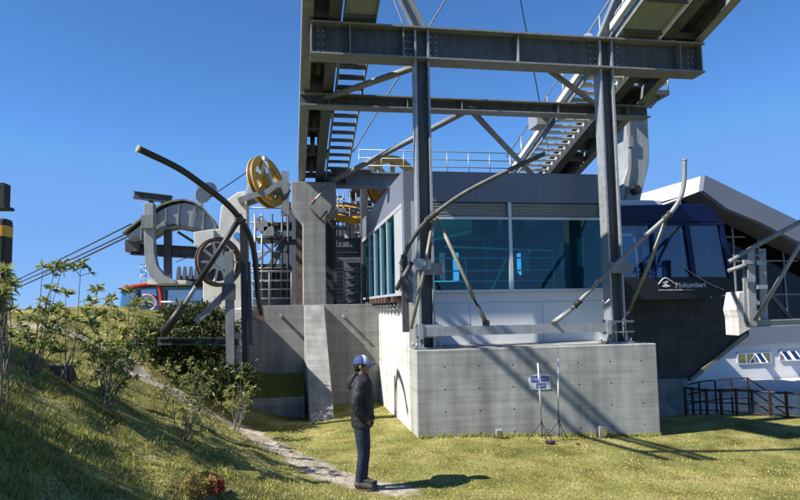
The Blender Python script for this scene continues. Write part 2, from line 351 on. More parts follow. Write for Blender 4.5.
def leafmat(name, a, b_, c_, trans=.25, rough=.6):
    m = bpy.data.materials.new(name); m.use_nodes = True; t = m.node_tree; n = t.nodes; L = t.links.new; b = n['Principled BSDF']
    at = n.new('ShaderNodeAttribute'); at.attribute_name = 'tone'; k = n.new('ShaderNodeValToRGB'); e = k.color_ramp.elements; e.new(.5)
    for el_, (p_, c) in zip(e, ((0, a), (.55, b_), (1, c_))): el_.position = p_; el_.color = (*c, 1)
    L(at.outputs['Fac'], k.inputs[0]); L(k.outputs[0], b.inputs['Base Color']); b.inputs['Roughness'].default_value = rough; b.inputs['Specular IOR Level'].default_value = .3
    tl = n.new('ShaderNodeBsdfTranslucent'); L(k.outputs[0], tl.inputs[0]); mx = n.new('ShaderNodeMixShader'); mx.inputs[0].default_value = trans
    L(b.outputs[0], mx.inputs[1]); L(tl.outputs[0], mx.inputs[2]); L(mx.outputs[0], n['Material Output'].inputs[0]); return m
GRASS = leafmat('grass_blades', (.12, .13, .025), (.40, .40, .10), (.62, .56, .26))
def blades_mesh(name, X, Y, H, tone, mat, lean=.5, wid=.004):
    N = len(X); Z = Tz(X, Y)-.008; a = rng.uniform(0, 2*np.pi, N); wv = np.stack([np.cos(a), np.sin(a), np.zeros(N)], -1)*(wid*(.6+.8*rng.random(N))*np.clip(np.hypot(X, Y)/6, .8, 2.2))[:, None]
    b = rng.uniform(0, 2*np.pi, N); l = rng.random(N)*lean*H; base = np.stack([X, Y, Z], -1)
    tip = base+np.stack([np.cos(b)*l, np.sin(b)*l, H], -1)
    co = np.empty((N, 3, 3), 'f4'); co[:, 0] = base-wv; co[:, 1] = base+wv; co[:, 2] = tip
    me = bpy.data.meshes.new(name); me.vertices.add(3*N); me.vertices.foreach_set('co', co.ravel()); me.loops.add(3*N); me.loops.foreach_set('vertex_index', np.arange(3*N, dtype='i4'))
    me.polygons.add(N); me.polygons.foreach_set('loop_start', np.arange(0, 3*N, 3, dtype='i4')); me.update()
    A = me.attributes.new('tone', 'FLOAT', 'POINT'); A.data.foreach_set('value', np.repeat(tone, 3).astype('f4')); me.materials.append(mat)
    o = bpy.data.objects.new(name, me); COL.objects.link(o); return o
# scatter: uniform over the view wedge in (angle, 1/sqrt distance)
N = 620000
th = rng.uniform(R_(-25), R_(45), N); rr = 1/np.sqrt(rng.uniform(1/17.5**2, 1/3.0**2, N))**1.0
X = np.sin(th)*rr; Y = np.cos(th)*rr
pm = pathmask(X, Y); slope = smooth(1.2, -1.5, X)
inb = ((X > 2.28) & (X < 7.2) & (Y > 11.66)) | ((X > 7.2) & (Y > 15.2)) | ((X > -1.15) & (Y > 16.5))
clump = vnoise(X, Y, 4.)+vnoise(X, Y, 11.)*.8+vnoise(X, Y, 1.3)*.5
keep = (rng.random(N) > pm*1.5) & ~inb & (rng.random(N) < .60+clump*(.75+.55*slope))
X, Y, slope, clump = X[keep], Y[keep], slope[keep], clump[keep]
H = (.018+.018*rng.random(len(X)))*(1+slope*.35+slope*np.clip(clump, 0, 1)*2.0)*(1+.25*(clump > .5))
tone = np.clip(.5+.30*vnoise(X, Y, .9)+.32*vnoise(X, Y, 2.9)+.25*clump+rng.normal(0, .30, len(X))+.12*(1-slope)-.2*slope, 0, 1)
tag(blades_mesh('grass', X, Y, H, tone, GRASS, .9, .0045), 'short green and straw coloured grass over lawn and mound', 'grass', kind='stuff')

N = 5200; X = rng.uniform(2.32, 7.1, N); Y = 11.685-np.abs(rng.normal(0, .05, N)); k = vnoise(X, Y, 5.) > -.25; X, Y = X[k], Y[k]
tag(blades_mesh('wall_foot_grass', X, Y, .03+.07*rng.random(len(X))**2, np.clip(rng.normal(.4, .25, len(X)), 0, 1), GRASS, .6, .004), 'longer uncut grass along the foot of the plinth', 'grass', kind='stuff')
STEEL_L = material('light_grey_painted_steel', (.33, .345, .355), .5, 0, (.22, .23, .235), scale=5, amt=.7, bump=.08, stretch=(1.6, 1.6, .35), detail=9)
# ------------------------------------------------------------------ concrete works
YB = 11.69; XL = 2.3
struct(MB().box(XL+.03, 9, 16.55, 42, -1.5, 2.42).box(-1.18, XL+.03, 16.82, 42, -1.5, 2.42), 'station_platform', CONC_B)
tag(MB().box(XL, 7.12, YB, 13.0, -.8, 1.58).build('concrete_plinth', CONC, bevel=.018), 'low grey concrete plinth with rows of tie holes under the glazed control cabin', 'plinth')
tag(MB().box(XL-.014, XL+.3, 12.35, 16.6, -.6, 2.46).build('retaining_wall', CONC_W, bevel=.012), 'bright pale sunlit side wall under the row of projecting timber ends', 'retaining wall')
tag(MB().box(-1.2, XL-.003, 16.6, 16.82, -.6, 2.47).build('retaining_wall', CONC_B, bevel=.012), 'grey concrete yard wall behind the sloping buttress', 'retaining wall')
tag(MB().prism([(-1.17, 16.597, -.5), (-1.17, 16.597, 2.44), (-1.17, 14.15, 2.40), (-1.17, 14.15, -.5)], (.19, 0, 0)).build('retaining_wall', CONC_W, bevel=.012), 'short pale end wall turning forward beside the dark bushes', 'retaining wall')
# buttress: leans forward from wall head to lawn
bt = MB(); y0, y1 = 16.594, 14.42
bt.add([(.36, y0, 2.46), (.86, y0, 2.46), (.86, y0-.28, 2.46), (.36, y0-.28, 2.46), (.36, y0, -.3), (.98, y0, -.3), (.98, y1-.1, -.3), (.44, y1-.1, -.3)],
       [(0, 1, 2, 3), (4, 7, 6, 5), (0, 4, 5, 1), (3, 2, 6, 7), (0, 3, 7, 4), (1, 5, 6, 2)])
tag(bt.build('buttress', CONC_P, bevel=.012), 'sloping concrete buttress leaning against the grey yard wall', 'buttress')
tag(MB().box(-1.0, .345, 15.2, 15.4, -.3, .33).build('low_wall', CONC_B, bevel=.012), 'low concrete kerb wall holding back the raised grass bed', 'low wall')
# raised bed of grass behind it
bx = np.linspace(-.97, .36, 30); by = np.linspace(15.4, 16.6, 26); BX, BY = np.meshgrid(bx, by); BZ = .31+(BY-15.4)*.36+vnoise(BX, BY, 3.)*.06
m_ = MB(); m_.add(np.stack([BX, BY, BZ], -1).reshape(-1, 3).tolist(), [(j*30+i, j*30+i+1, (j+1)*30+i+1, (j+1)*30+i) for j in range(25) for i in range(29)], True)
o = m_.build('raised_bed', gm); o['kind'] = 'structure'
N = 9000; X = rng.uniform(-.96, .34, N); Y = rng.uniform(15.4, 16.58, N)
_T = Tz; Tz = lambda x, y: .31+(y-15.4)*.36+vnoise(x, y, 3.)*.06
tag(blades_mesh('bed_grass', X, Y, .05+.05*rng.random(N), np.clip(rng.normal(.3, .2, N), 0, 1), GRASS, .6, .006), 'darker green grass growing in the raised bed', 'grass', kind='stuff')
Tz = _T

BRICK = material('faded_red_paint', (.28, .07, .05), .6)
# the main pier under the left boom, notched head
pc = MB(); Y0, Y1 = 18.3, 19.1
poly = [(.38, 2.42), (1.03, 2.42), (1.03, 4.95), (1.33, 5.3), (1.33, 6.0), (.06, 6.0), (.06, 5.25), (.38, 4.8)]
pc.prism([(x, Y0, z) for x, z in poly], (0, Y1-Y0, 0))
tag(pc.build('concrete_pier', CONC_P, bevel=.02), 'tall grey concrete pier with a wider notched head carrying the ladder boom', 'pier')

# ------------------------------------------------------------------ glazed control cabin
cab = thing('control_cabin', 'flat roofed control cabin with teal windows and slate fascia on the plinth', 'building', (4.6, 12.9, 1.58))
xl, xr, yf, yb_ = 2.33, 6.95, 12.9, 20.8
m = MB(); m.box(xl, xr, yf, yf+.2, 4.56, 5.2)
for sx in (3.9, 5.4): m.box(sx-.004, sx+.004, yf-.002, yf+.01, 4.57, 5.19)
m.build('front_fascia', SLATE, cab)
m = MB(); m.box(xl-.002, xl+.2, yf+.2, yb_, 4.56, 5.2)
m.build('side_fascia', SLATE_L, cab)
m = MB()
ops = [(yf+.2, 13.9, 0), (13.9, 14.25, 1), (14.25, 15.0, 0), (15.0, 15.3, 1), (15.3, 17.2, 0), (17.2, 17.9, 1), (17.9, 18.0, 0), (18.0, 18.9, 1), (18.9, yb_, 0)]
for a_, b2_, op in ops:
    if op: m.box(xr-.2, xr+.002, a_, b2_, 2.5, 3.25).box(xr-.2, xr+.002, a_, b2_, 3.95, 5.2)
    else: m.box(xr-.2, xr+.002, a_, b2_, 2.5, 5.2)
m.build('side_wall', SLATE, cab)
m = MB(); m.box(xl+.2, xr-.2, yf+.2, yb_, 4.95, 5.1); m.build('roof', SLATE_L, cab)
m = MB(); m.box(xl+.08, xr-.2, yf+.21, yb_, 4.56, 4.64)
for k in range(34): m.box(xl+.08, xr-.2, yf+.3+k*.22, yf+.32+k*.22, 4.53, 4.559)
m.build('ceiling', WHITE, cab)
m = MB(); m.box(xl+.05, xr-.2, yf+.1, yb_, 2.47, 2.56); m.build('interior_floor', CONC_B, cab)
# lower panel, with seam at z 2.42
m = MB(); m.box(xl+.16, xr, yf+.06, yf+.2, 1.585, 2.66); m.build('lower_panel', WHITE, cab)
MB().box(xl+.17, xr-.01, yf+.056, yf+.0595, 2.44, 2.446).box(5.3, 5.305, yf+.056, yf+.0595, 1.6, 2.43).box(3.7, 3.705, yf+.056, yf+.0595, 1.6, 2.43).build('panel_seam', SLATE, cab)
m = MB(); m.box(xl+.16, xr, yf-.03, yf+.2, 2.66, 2.71); m.build('window_sill', FRAME, cab, bevel=.004)
m = MB(); m.box(xl, xl+.16, yf, yf+.16, 1.585, 4.56); m.build('corner_post', SLATE_L, cab, bevel=.004)
# louvre band
m = MB(); m.box(xl+.16, xr, yf+.1, yf+.13, 4.24, 4.56)
for i in range(5): m.add([(xl+.16, yf+.0, 4.27+i*.062), (xr, yf+.0, 4.27+i*.062), (xr, yf+.09, 4.315+i*.062), (xl+.16, yf+.09, 4.315+i*.062)], [(0, 1, 2, 3)])
m.build('louvre_band', FRAME, cab)
m = MB()
for x in (xl+.19, 4.62, 6.76): m.box(x-.035, x+.035, yf-.01, yf+.1, 2.71, 4.56)
m.box(xl+.16, xr, yf, yf+.1, 4.19, 4.24).build('window_frame', FRAME, cab)
for a, b_ in ((xl+.225, 4.585), (4.655, 6.725)):
    m = MB(); m.box(a, b_, yf+.04, yf+.055, 2.71, 4.19); m.build('window_pane', TEAL, cab)
# side glazing
m = MB(); m.box(xl-.01, xl+.12, yf+.2, yb_, 4.47, 4.56).box(xl-.03, xl+.14, yf+.16, yb_, 2.62, 2.68)
ys = [yf+.2, yf+1.15, yf+2.35, yf+3.5, yf+4.7, yf+5.9, yb_-.1]
for i, y in enumerate(ys): m.box(xl-.005, xl+.1, y, y+.09, 2.68, 4.47)
m.build('side_window_frame', FRAME, cab)
for i in range(1, len(ys)-1):
    m = MB(); m.box(xl+.03, xl+.045, ys[i]+.09, ys[i+1], 2.68, 4.47); m.build('side_pane', TEAL, cab)
m = MB(); m.box(xl+.0, xl+.06, yf+.29, ys[1], 2.68, 4.47); m.build('side_panel', FRAME, cab)
# back wall with two openings letting daylight in
m = MB()
m.box(3.3, 3.9, 17.5, 18.2, 2.56, 3.5).box(5.3, 5.5, 16.8, 17.0, 2.56, 4.55).box(4.0, 4.15, 18.5, 18.6, 2.56, 4.55)
zz = [2.5, 3.35, 4.1, 4.6]; xs_ = [xl+.1, 3.1, 4.4, 4.9, 5.6, 6.1, 6.7, xr-.2]
for i in range(7):
    if i in (3,): m.box(xs_[i], xs_[i+1], yb_-.15, yb_, 2.5, 3.2).box(xs_[i], xs_[i+1], yb_-.15, yb_, 4.15, 4.6)
    else: m.box(xs_[i], xs_[i+1], yb_-.15, yb_, 2.5, 4.6)
m.build('back_wall', SLATE_L, cab)
# interior railings and ceiling trunking seen through the glass
m = MB()
for z in (2.95, 3.2, 3.5): m.tube([(xl+.35, 14.6, z), (xr-.3, 14.6, z)], .018)
for x in (3.0, 4.1, 5.2, 6.3): m.tube([(x, 14.6, 2.56), (x, 14.6, 3.5)], .018)
m.build('inner_railing', WHITE, cab)
m = MB(); m.bar((2.7, 16.5, 3.9), (4.9, 14.0, 4.25), .05).bar((4.2, 17, 4.0), (6.5, 15, 3.7), .05).bar((5.6, 16, 3.6), (5.2, 16.3, 2.6), .05).bar((5.6, 16, 3.6), (6.1, 16.2, 3.0), .05); m.build('inner_strut', WHITE, cab)
m = MB(); m.box(3.98, 4.55, 13.5, 13.6, 3.88, 4.3).box(4.7, 5.15, 13.5, 13.6, 3.88, 4.3); m.build('hanging_screen', BLACK, cab)
# projecting timber ends and their brackets below the side glazing
g_ = 'timber ends projecting under the cabin side glazing'
for i in range(8):
    y = 12.75+i*.5
    t_ = MB(); t_.box(XL-.26, XL+.02, y, y+.22, 2.47, 2.6)
    o = t_.build('beam_end', WOOD, bevel=.008)
    if i == 0: lab = 'nearest brown timber beam end beside the pale side wall, closest to the steel column'
    elif i == 1: lab = 'second brown timber beam end from the steel column, above the pale side wall'
    elif i == 2: lab = 'third brown timber beam end from the steel column, above the pale side wall'
    elif i == 3: lab = 'fourth brown timber beam end from the steel column, above the pale side wall'
    elif i == 4: lab = 'fifth brown timber beam end from the steel column, above the pale side wall'
    elif i == 5: lab = 'sixth brown timber beam end from the steel column, third from the far end'
    elif i == 6: lab = 'seventh brown timber beam end, next to the farthest above the pale side wall'
    elif i == 7: lab = 'farthest brown timber beam end at the back of the pale side wall'
    tag(o, lab, 'beam end', g_)
    b2 = MB(); b2.bar((XL-.2, y+.11, 2.465), (XL+.0, y+.11, 2.2), .03, .05).bar((XL-.22, y+.11, 2.45), (XL+.0, y+.11, 2.45), .03, .04); b2.build('bracket', GALV, o)

# ------------------------------------------------------------------ station behind the pier
def railing(name, label, pts, h, nz_, post, mat, r=.02, group=None):
    t = thing(name, label, 'railing', pts[0], group)
    for k in range(nz_):
        z = h*(k+1)/nz_; m = MB(); m.tube([Vector(p)+V(0, 0, z) for p in pts], r*(1.25 if k == nz_-1 else .7), 8); m.build('top_rail' if k == nz_-1 else 'mid_rail', mat, t)
    for i in range(len(pts)-1):
        a = Vector(pts[i]); b = Vector(pts[i+1]); k = max(1, round((b-a).length/post))
        for j in range(k+(1 if i == len(pts)-2 else 0)):
            p = a.lerp(b, j/k); m = MB(); m.tube([p, p+V(0, 0, h)], r, 8); m.build('post', mat, t)
    return t
railing('railing', 'steel tube railing along the platform edge left of the concrete pier', [(-1.1, 17.2, 2.42), (.05, 17.2, 2.42)], .95, 4, .6, STEEL)
railing('railing', 'steel tube railing along the platform edge between pier and cabin', [(1.0, 19.3, 2.42), (2.3, 19.3, 2.42)], 1.05, 4, .65, STEEL)
# cross beam tying the lower ends of the booms
m = MB(); m.ibeam((1.0, 18.9, 6.18), (9.0, 18.9, 6.18), .34, .46, .04, .03); m.box(1.2, 2.4, 18.5, 19.2, 6.42, 6.46)
tag(m.build('cross_beam', STEEL), 'grey cross beam behind the cabin roof joining the feet of the two booms', 'steel beam')
dk = thing('upper_deck', 'high steel gallery deck with thin handrails behind the cabin roof', 'deck', (5, 21.5, 6.4))
MB().box(2.2, 8.3, 20.4, 24, 6.55, 6.7).build('deck_slab', STEEL_D, dk)
for x in (2.4, 5.2, 8.1):
    for y in (20.6, 23.8): MB().box(x-.1, x+.1, y-.1, y+.1, 2.42, 6.55).build('deck_post', STEEL_D, dk)
for k, z in enumerate((7.0, 7.25, 7.52)): MB().tube([(2.25, 20.5, z), (8.2, 20.5, z)], .018, 6).build('deck_rail', GALV, dk)
for k in range(9): MB().tube([(2.25+k*.74, 20.5, 6.7), (2.25+k*.74, 20.5, 7.52)], .018, 6).build('rail_post', GALV, dk)
MB().box(2.55, 2.78, 20.7, 20.9, 6.7, 7.15).build('post_cap', STEEL, dk)

def wheel(name, label, c, ax, R, wd, mat, hubmat, spokes=6, sw=.16, rim=.14, extra=None, cat='pulley wheel'):
    t = thing(name, label, cat, c); ax = Vector(ax).normalized(); u = ax.orthogonal().normalized(); q = ax.cross(u); c = Vector(c)
    m = MB(); m.ring(c, ax, R*(1-rim), R, wd, 48).ring(c-ax*wd*.5, ax, R*.97, R*1.05, wd*.2, 48).ring(c+ax*wd*.5, ax, R*.97, R*1.05, wd*.2, 48); m.build('rim', mat, t)
    MB().ring(c, ax, R*.98, R*1.01, wd*.5, 48).build('groove_liner', BLACK, t)
    for k in range(spokes):
        e = u*math.cos(2*math.pi*k/spokes)+q*math.sin(2*math.pi*k/spokes)
        MB().bar(c+e*R*.16, c+e*R*(1-rim*.8), sw*R, wd*.45, up=ax).build('spoke', mat, t)
    m = MB(); m.disc(c, ax, R*.24, wd*1.1).ring(c, ax, R*.26, R*.36, wd*.5); m.build('hub', hubmat, t)
    return t

# yellow return wheel leaning in its bracket, top left
ya = V(.80, -.55, .22)
yw = wheel('return_wheel', 'yellow spoked return wheel held high by a grey bracket at the left', (-.70, 20, 6.30), ya, .79, .16, YELLOW, YELLOW, 6, .3, .22)
m = MB()
for sx in (-1, 1):
    o_ = ya.normalized()*.22*sx
    ap = P(259.5, 161, Y=20)+o_; m.bar(ap, P(251, 194, Y=20)+o_, .09, .06).bar(ap, P(268, 190, Y=20)+o_, .09, .06)
m.bar(P(259.5, 160.5, Y=20)-ya*.24, P(259.5, 160.5, Y=20)+ya*.24, .12)
fk = m.build('wheel_fork', PANEL); tag(fk, 'pale steel A frame fork straddling the yellow return wheel', 'steel frame')
m = MB(); top = [(237, 198), (252, 192.5), (267, 189), (275, 182), (283, 179.5), (291, 184), (288, 192), (284, 195), (281, 187), (276, 188), (269, 194), (255, 197.5), (239, 203)]
pts = [P(x, y, Y=19.35) for x, y in top]; m.prism(pts, (0, .09, 0)); m.prism([p+V(0, 1.0, 0) for p in pts], (0, .09, 0))
for x, y in ((240, 199), (250, 195), (260, 192), (270, 190), (286, 186)): m.bar(P(x, y, Y=19.4), P(x, y, Y=19.4)+V(0, 1.0, 0), .08, .12)
tag(m.build('wheel_bracket', STEEL), 'curved grey steel bracket girder under the yellow return wheel', 'bracket')

# concrete pylon with plant-covered foot, carrying saddle and grey wheel
py = thing('concrete_pylon', 'cream concrete pylon with square head block behind the spoked grey wheel', 'pylon', (-2, 20.2, 2.3))
pl = [(203, 330), (203, 247), (195, 240), (195, 232), (219, 229), (221, 207), (228, 199), (238, 192), (247, 191), (247, 330)]
MB().prism([P(x, y, Y=20.2) for x, y in pl], (0, 1.1, 0)).build('shaft', CREAM, py, bevel=.02)
MB().prism([P(x, y, Y=20.05) for x, y in [(194, 246), (194, 232), (214, 229), (214, 243), (207, 249)]], (0, .5, 0)).build('head_block', CREAM, py, bevel=.015)
MB().disc(P(237, 236, Y=20.17), (0, 1, 0), .11, .03).build('blue_plate', BLUE, py)
_bk = MB(); _bk.disc(P(219, 262, Y=19.3)+V(-.06, .12, 0), (.6, -.8, .05), .56, .04); tag(_bk.build('wheel_backing', STEEL_D), 'dark round backing plate behind the spokes of the grey wheel', 'plate')
gw = wheel('spoked_wheel', 'large grey spoked wheel with a brown rim on the cream pylon', P(219, 262, Y=19.3), (.6, -.8, .05), .69, .16, RUST, PANEL, 10, .085, .1)
for k in kids(gw):
    if k.name.startswith('spoke'): k.data.materials.clear(); k.data.materials.append(PANEL)

# track saddle girder and its posts
sg = thing('track_saddle', 'arched grey saddle girder carrying the track cables on the far left', 'saddle', (-4.5, 24, 5))
arc = [(127, 236), (141, 225), (155, 214), (165, 208), (175, 204.5), (186, 203), (196, 205.5), (205, 211), (213, 220), (218, 229), (204, 232), (192, 229), (178, 226.5), (165, 229), (150, 238), (131, 242)]
MB().prism([P(x, y, Y=24) for x, y in arc], (0, .14, 0)).build('web', PANEL if 0 else GALV, sg)
MB().prism([P(x, y, Y=25.1) for x, y in arc], (0, .14, 0)).build('rear_web', STEEL, sg)
m = MB()
up_ = [P(x, y-.6, Y=24.6) for x, y in arc[:10]]
for a, b_ in zip(up_[:-1], up_[1:]): m.bar(a, b_, 1.4, .06)
m.build('top_flange', OLIVE, sg)
m = MB(); lo = [P(x, y+.3, Y=24.6) for x, y in arc[10:]]
for a, b_ in zip(lo[:-1], lo[1:]): m.bar(a, b_, 1.35, .06)
m.build('lower_flange', STEEL_D, sg)
for x0, y0_, x1, y1_ in ((179, 205, 178, 226), (166, 209, 166, 228), (195, 207, 191, 228), (204, 212, 203, 231), (141, 226, 141, 239)):
    MB().bar(P(x0, y0_, Y=23.95), P(x1, y1_, Y=23.95), .05, .08).build('stiffener', STEEL, sg)
m = MB()
for k in range(12):
    p = P(152+k*2.8, 212-k*.95+(k > 8)*.6, Y=24.3); m.disc(p, (0, 1, 0), .09, .1, 10)
    if k < 11: m.bar(p, P(152+(k+1)*2.8, 211-k*.95, Y=24.3), .05, .05)
m.build('roller_train', OLIVE, sg)
MB().ibeam(P(134, 195, Y=24.3), P(172, 199.5, Y=24.3), .3, .26).bar(P(150, 199, Y=24.3), P(156, 212, Y=24.3), .14).bar(P(166, 199, Y=24.3), P(160, 208, Y=24.3), .12).build('service_beam', STEEL_D, sg)
MB().ibeam(P(131, 249, Y=24.4), P(200, 253, Y=24.4), .4, .42).build('cross_beam', STEEL_D, sg)
m = MB(); m.bar(P(168, 230, Y=24.4), P(168, 283, Y=24.4), .26).bar(P(134, 240, Y=24.4), P(134, 252, Y=24.4), .5).bar(P(178, 232, Y=24.4), P(200, 246, Y=24.4), .1); m.build('saddle_post', STEEL_D, sg)
tag(MB().tube([P(205, 192, Y=23)+V(.3, 0, 0), P(205, 192, Y=23)], .01).disc(P(203, 195, Y=23), (.3, -1, 0), .27, .15).disc(P(209, 190, Y=23.2), (.3, -1, 0), .27, .15).bar(P(200, 186, Y=23), P(200.5, 206, Y=23), .16).build('deflection_roller', GALV), 'small pale grey deflection rollers beside the top of the saddle arch', 'roller')

# far blue gondola with curved hanger
fg = thing('gondola', 'distant blue gondola with red frame edge and curved grey hanger', 'cable car', P(170, 313, Y=25))
def outline(pts, Y, d, name, mat, parent, bev=.0): return MB().prism([P(x, y, Y=Y) for x, y in pts], (0, d, 0)).build(name, mat, parent, bevel=bev)
outline([(118, 314), (121, 288), (126, 286), (203, 284.5), (206, 287), (208, 314)], 25.2, 2.4, 'body', BLUE, fg, .05)
outline([(117, 289), (126, 285.5), (160, 282), (205, 282.5), (208, 287), (160, 286.5), (126, 289)], 25.1, 2.6, 'roof', SOOT, fg)
m = MB(); m.tube(catmull([P(x, y, Y=25.1) for x, y in [(122, 288), (135, 286), (155, 283.5), (159, 286), (161, 296), (162, 313)]], 5), .07, 8); m.build('red_frame', RED, fg)
outline([(165, 290), (203, 290), (205, 309), (166, 309)], 25.16, .05, 'side_window', BLUG, fg)
outline([(126, 291), (156, 289), (158, 306), (125, 306)], 25.15, .05, 'end_window', BLUG, fg)
MB().tube([P(161, 302, Y=25), P(207, 301, Y=25)], .035, 6).build('side_rail', PANEL, fg)
m = MB(); ce = P(146, 303, Y=24.9); m.tube([ce+V(math.cos(a)*.36, 0, math.sin(a)*.3) for a in np.linspace(-2.6, 1.9, 18)], .035, 8); m.build('ring_emblem', material('pink_ring', (.75, .42, .48), .5), fg)
m = MB(); hp = [(143.5, 203), (153.5, 203), (154, 252), (157, 266), (165, 276), (176, 281), (176, 284), (158, 284), (149, 275), (144.5, 262)]
m.prism([P(x, y, Y=23.3) for x, y in hp], (0, .45, 0)); m.build('hanger', STEEL_L, fg, bevel=.02)
outline([(147, 279), (186, 280), (186, 284), (147, 284)], 23.5, 2.2, 'hanger_seat', CREAM, fg)
outline([(141, 215), (153, 215), (153, 228), (141, 228)], 23.15, .14, 'hanger_box', STEEL, fg)
# the other arriving car's roof spikes, a grey shed and a ladder behind
ld = thing('ladder', 'thin blue grey ladder standing on the slope left of the far gondola', 'ladder', P(143, 283, Y=26.5))
for dx in (141, 146): MB().tube([P(dx, 262, Y=26.5), P(dx, 312, Y=26.5)], .02, 6).build('rail', GALV, ld)
for k in range(9): MB().tube([P(141, 264+k*4, Y=26.5), P(146, 264+k*4, Y=26.5)], .015, 6).build('rung', GALV, ld)
m = MB()
for x in (178, 184, 190, 195.5): m.prism([P(a, b_, Y=26.7) for a, b_ in [(x-2, 279), (x-1.2, 270), (x, 266), (x+1.6, 266.5), (x+2.4, 279)]], (0, .3, 0))
m.box(P(176, 286, Y=27).x, P(200, 286, Y=27).x, 27.02, 28, P(176, 286, Y=27).z, P(176, 276, Y=27).z)
tag(m.build('machine_cover', SLATE_L), 'row of grey pointed machine covers seen above the far gondola', 'machine cover')

# ------------------------------------------------------------------ machinery hall behind the pier
st = thing('stair_tower', 'scaffold like service stair tower behind the left platform railing', 'stairs', (-.2, 22, 2.42))
for x in (255, 262, 272, 282, 288):
    for Y in (22, 23.4): MB().tube([P(x, 300, Y=Y), P(x, 214 if x < 280 else 208, Y=Y)], .04, 8).build('tower_post', STEEL_D if x > 265 else GALV, st)
for k, z in enumerate((3.3, 3.75, 4.3, 4.8, 5.3, 5.8)):
    MB().tube([P(250, 250, Y=22)+V(0, 0, z-P(250, 250, Y=22).z), P(290, 250, Y=22)+V(0, 0, z-P(290, 250, Y=22).z)], .025, 6).build('tower_rail', GALV, st)
m = MB(); a0 = P(258, 290, Y=22.6); a1 = P(284, 240, Y=22.6); a2 = P(258, 218, Y=22.6)
for a, b_ in ((a0, a1), (a1, a2)):
    for dy in (0, .7): m.bar(a+V(0, dy, 0), b_+V(0, dy, 0), .05, .2)
    for k in range(12): p = a.lerp(b_, k/12); m.box(p.x-.12, p.x+.12, p.y, p.y+.7, p.z, p.z+.03)
m.build('flight', STEEL, st)
MB().box(a1.x-.1, a1.x+.9, 22.4, 23.6, a1.z-.08, a1.z).build('landing', STEEL_D, st)
for k, (x0, x1, y, Y) in enumerate(((253, 292, 222, 22.1), (256, 292, 236, 22.3), (252, 290, 264, 22.0), (252, 292, 281, 22.2))):
    a = P(x0, y, Y=Y); b_ = P(x1, y, Y=Y); MB().box(a.x, b_.x, Y, Y+1.5, a.z-.12, a.z).build('floor_grating', STEEL_D, st)
for k in range(9): a = P(254+k*4.4, 282, Y=22.1); MB().tube([a, a+V(0, 0, .62)], .018, 6).build('baluster', GALV, st)
MB().bar(P(256, 262, Y=22), P(284, 238, Y=22), .07).bar(P(258, 238, Y=22.1), P(283, 262, Y=22.1), .05).bar(P(262, 222, Y=21.9), P(280, 236, Y=21.9), .09).build('cross_bracing', STEEL, st)
MB().box(P(252, 300, Y=23).x, P(292, 300, Y=23).x, 23.5, 23.8, 2.42, P(270, 266, Y=23.5).z).build('rear_screen', SLATE, st)
MB().disc(P(262, 226, Y=21.9), (0, 1, 0), .2, .2, 14).box(P(264, 232, Y=21.9).x, P(274, 232, Y=21.9).x, 21.8, 22.3, P(266, 236, Y=21.9).z, P(266, 227, Y=21.9).z).build('gear_motor', GALV, st)
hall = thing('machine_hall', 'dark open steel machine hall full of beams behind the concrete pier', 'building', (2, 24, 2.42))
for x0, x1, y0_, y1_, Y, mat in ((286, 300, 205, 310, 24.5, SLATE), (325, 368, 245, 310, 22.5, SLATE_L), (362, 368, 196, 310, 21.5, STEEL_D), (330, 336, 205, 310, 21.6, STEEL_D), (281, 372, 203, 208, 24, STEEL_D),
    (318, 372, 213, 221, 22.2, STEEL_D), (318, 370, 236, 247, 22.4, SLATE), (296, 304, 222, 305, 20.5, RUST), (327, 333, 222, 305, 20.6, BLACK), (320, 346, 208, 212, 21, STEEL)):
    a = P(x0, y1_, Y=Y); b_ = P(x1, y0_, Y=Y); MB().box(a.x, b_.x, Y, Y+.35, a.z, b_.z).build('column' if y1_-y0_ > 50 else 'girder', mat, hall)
a = P(345, 238, Y=22.3); b_ = P(359, 223, Y=22.3); MB().box(a.x, b_.x, 22.3, 22.35, a.z, b_.z).build('white_panel', WHITE, hall)
m = MB(); random.seed(3)
for k in range(16):
    x = random.uniform(322, 370); y = random.uniform(196, 240); a = P(x, y, Y=21.2+random.random()); m.bar(a, a+V(random.uniform(.2, .9), random.uniform(-.3, .3), random.uniform(-.12, .12)), random.uniform(.04, .1))
for k in range(5): x = 338+k*6; m.tube([P(x, 193, Y=21.8), P(x+random.uniform(-2, 2), 246, Y=21.8)], .025, 6)
m.build('pipework', STEEL, hall)
m = MB(); m.ball(P(331.5, 213, Y=20.6), .22).tube([P(331.5, 213, Y=20.6), P(331.5, 213, Y=20.6)+V(0, .6, 0)], .08); m.build('round_housing', STEEL, hall)
for k in range(7): a = P(337, 253+k*8, Y=22.35); MB().box(a.x, a.x+.75, 22.28, 22.4, a.z, a.z+.03).build('stair_tread', STEEL_D, hall)
MB().box(-.4, 6.5, 25, 25.3, 2.42, 5.6).build('rear_wall', SLATE, hall)
MB().box(P(281, 200, Y=21).x, P(289, 200, Y=21).x, 21, 21.2, P(285, 215, Y=21).z, P(285, 171, Y=21).z).build('vent_post', GALV, hall)
wheel('bull_wheel', 'large yellow bull wheel rising above the control cabin roof', (3.66, 22.4, 6.75), (.35, -.93, .05), 1.0, .22, YELLOW, GALV, 8, .14, .2)
MB_ = MB(); MB_.ring(P(349, 214, Y=22.0), (.1, -.4, .9), .62, .8, .2, 40); tag(MB_.build('lower_wheel', YELLOW), 'yellow wheel rim lying flat among the dark beams beside the pier', 'pulley wheel')
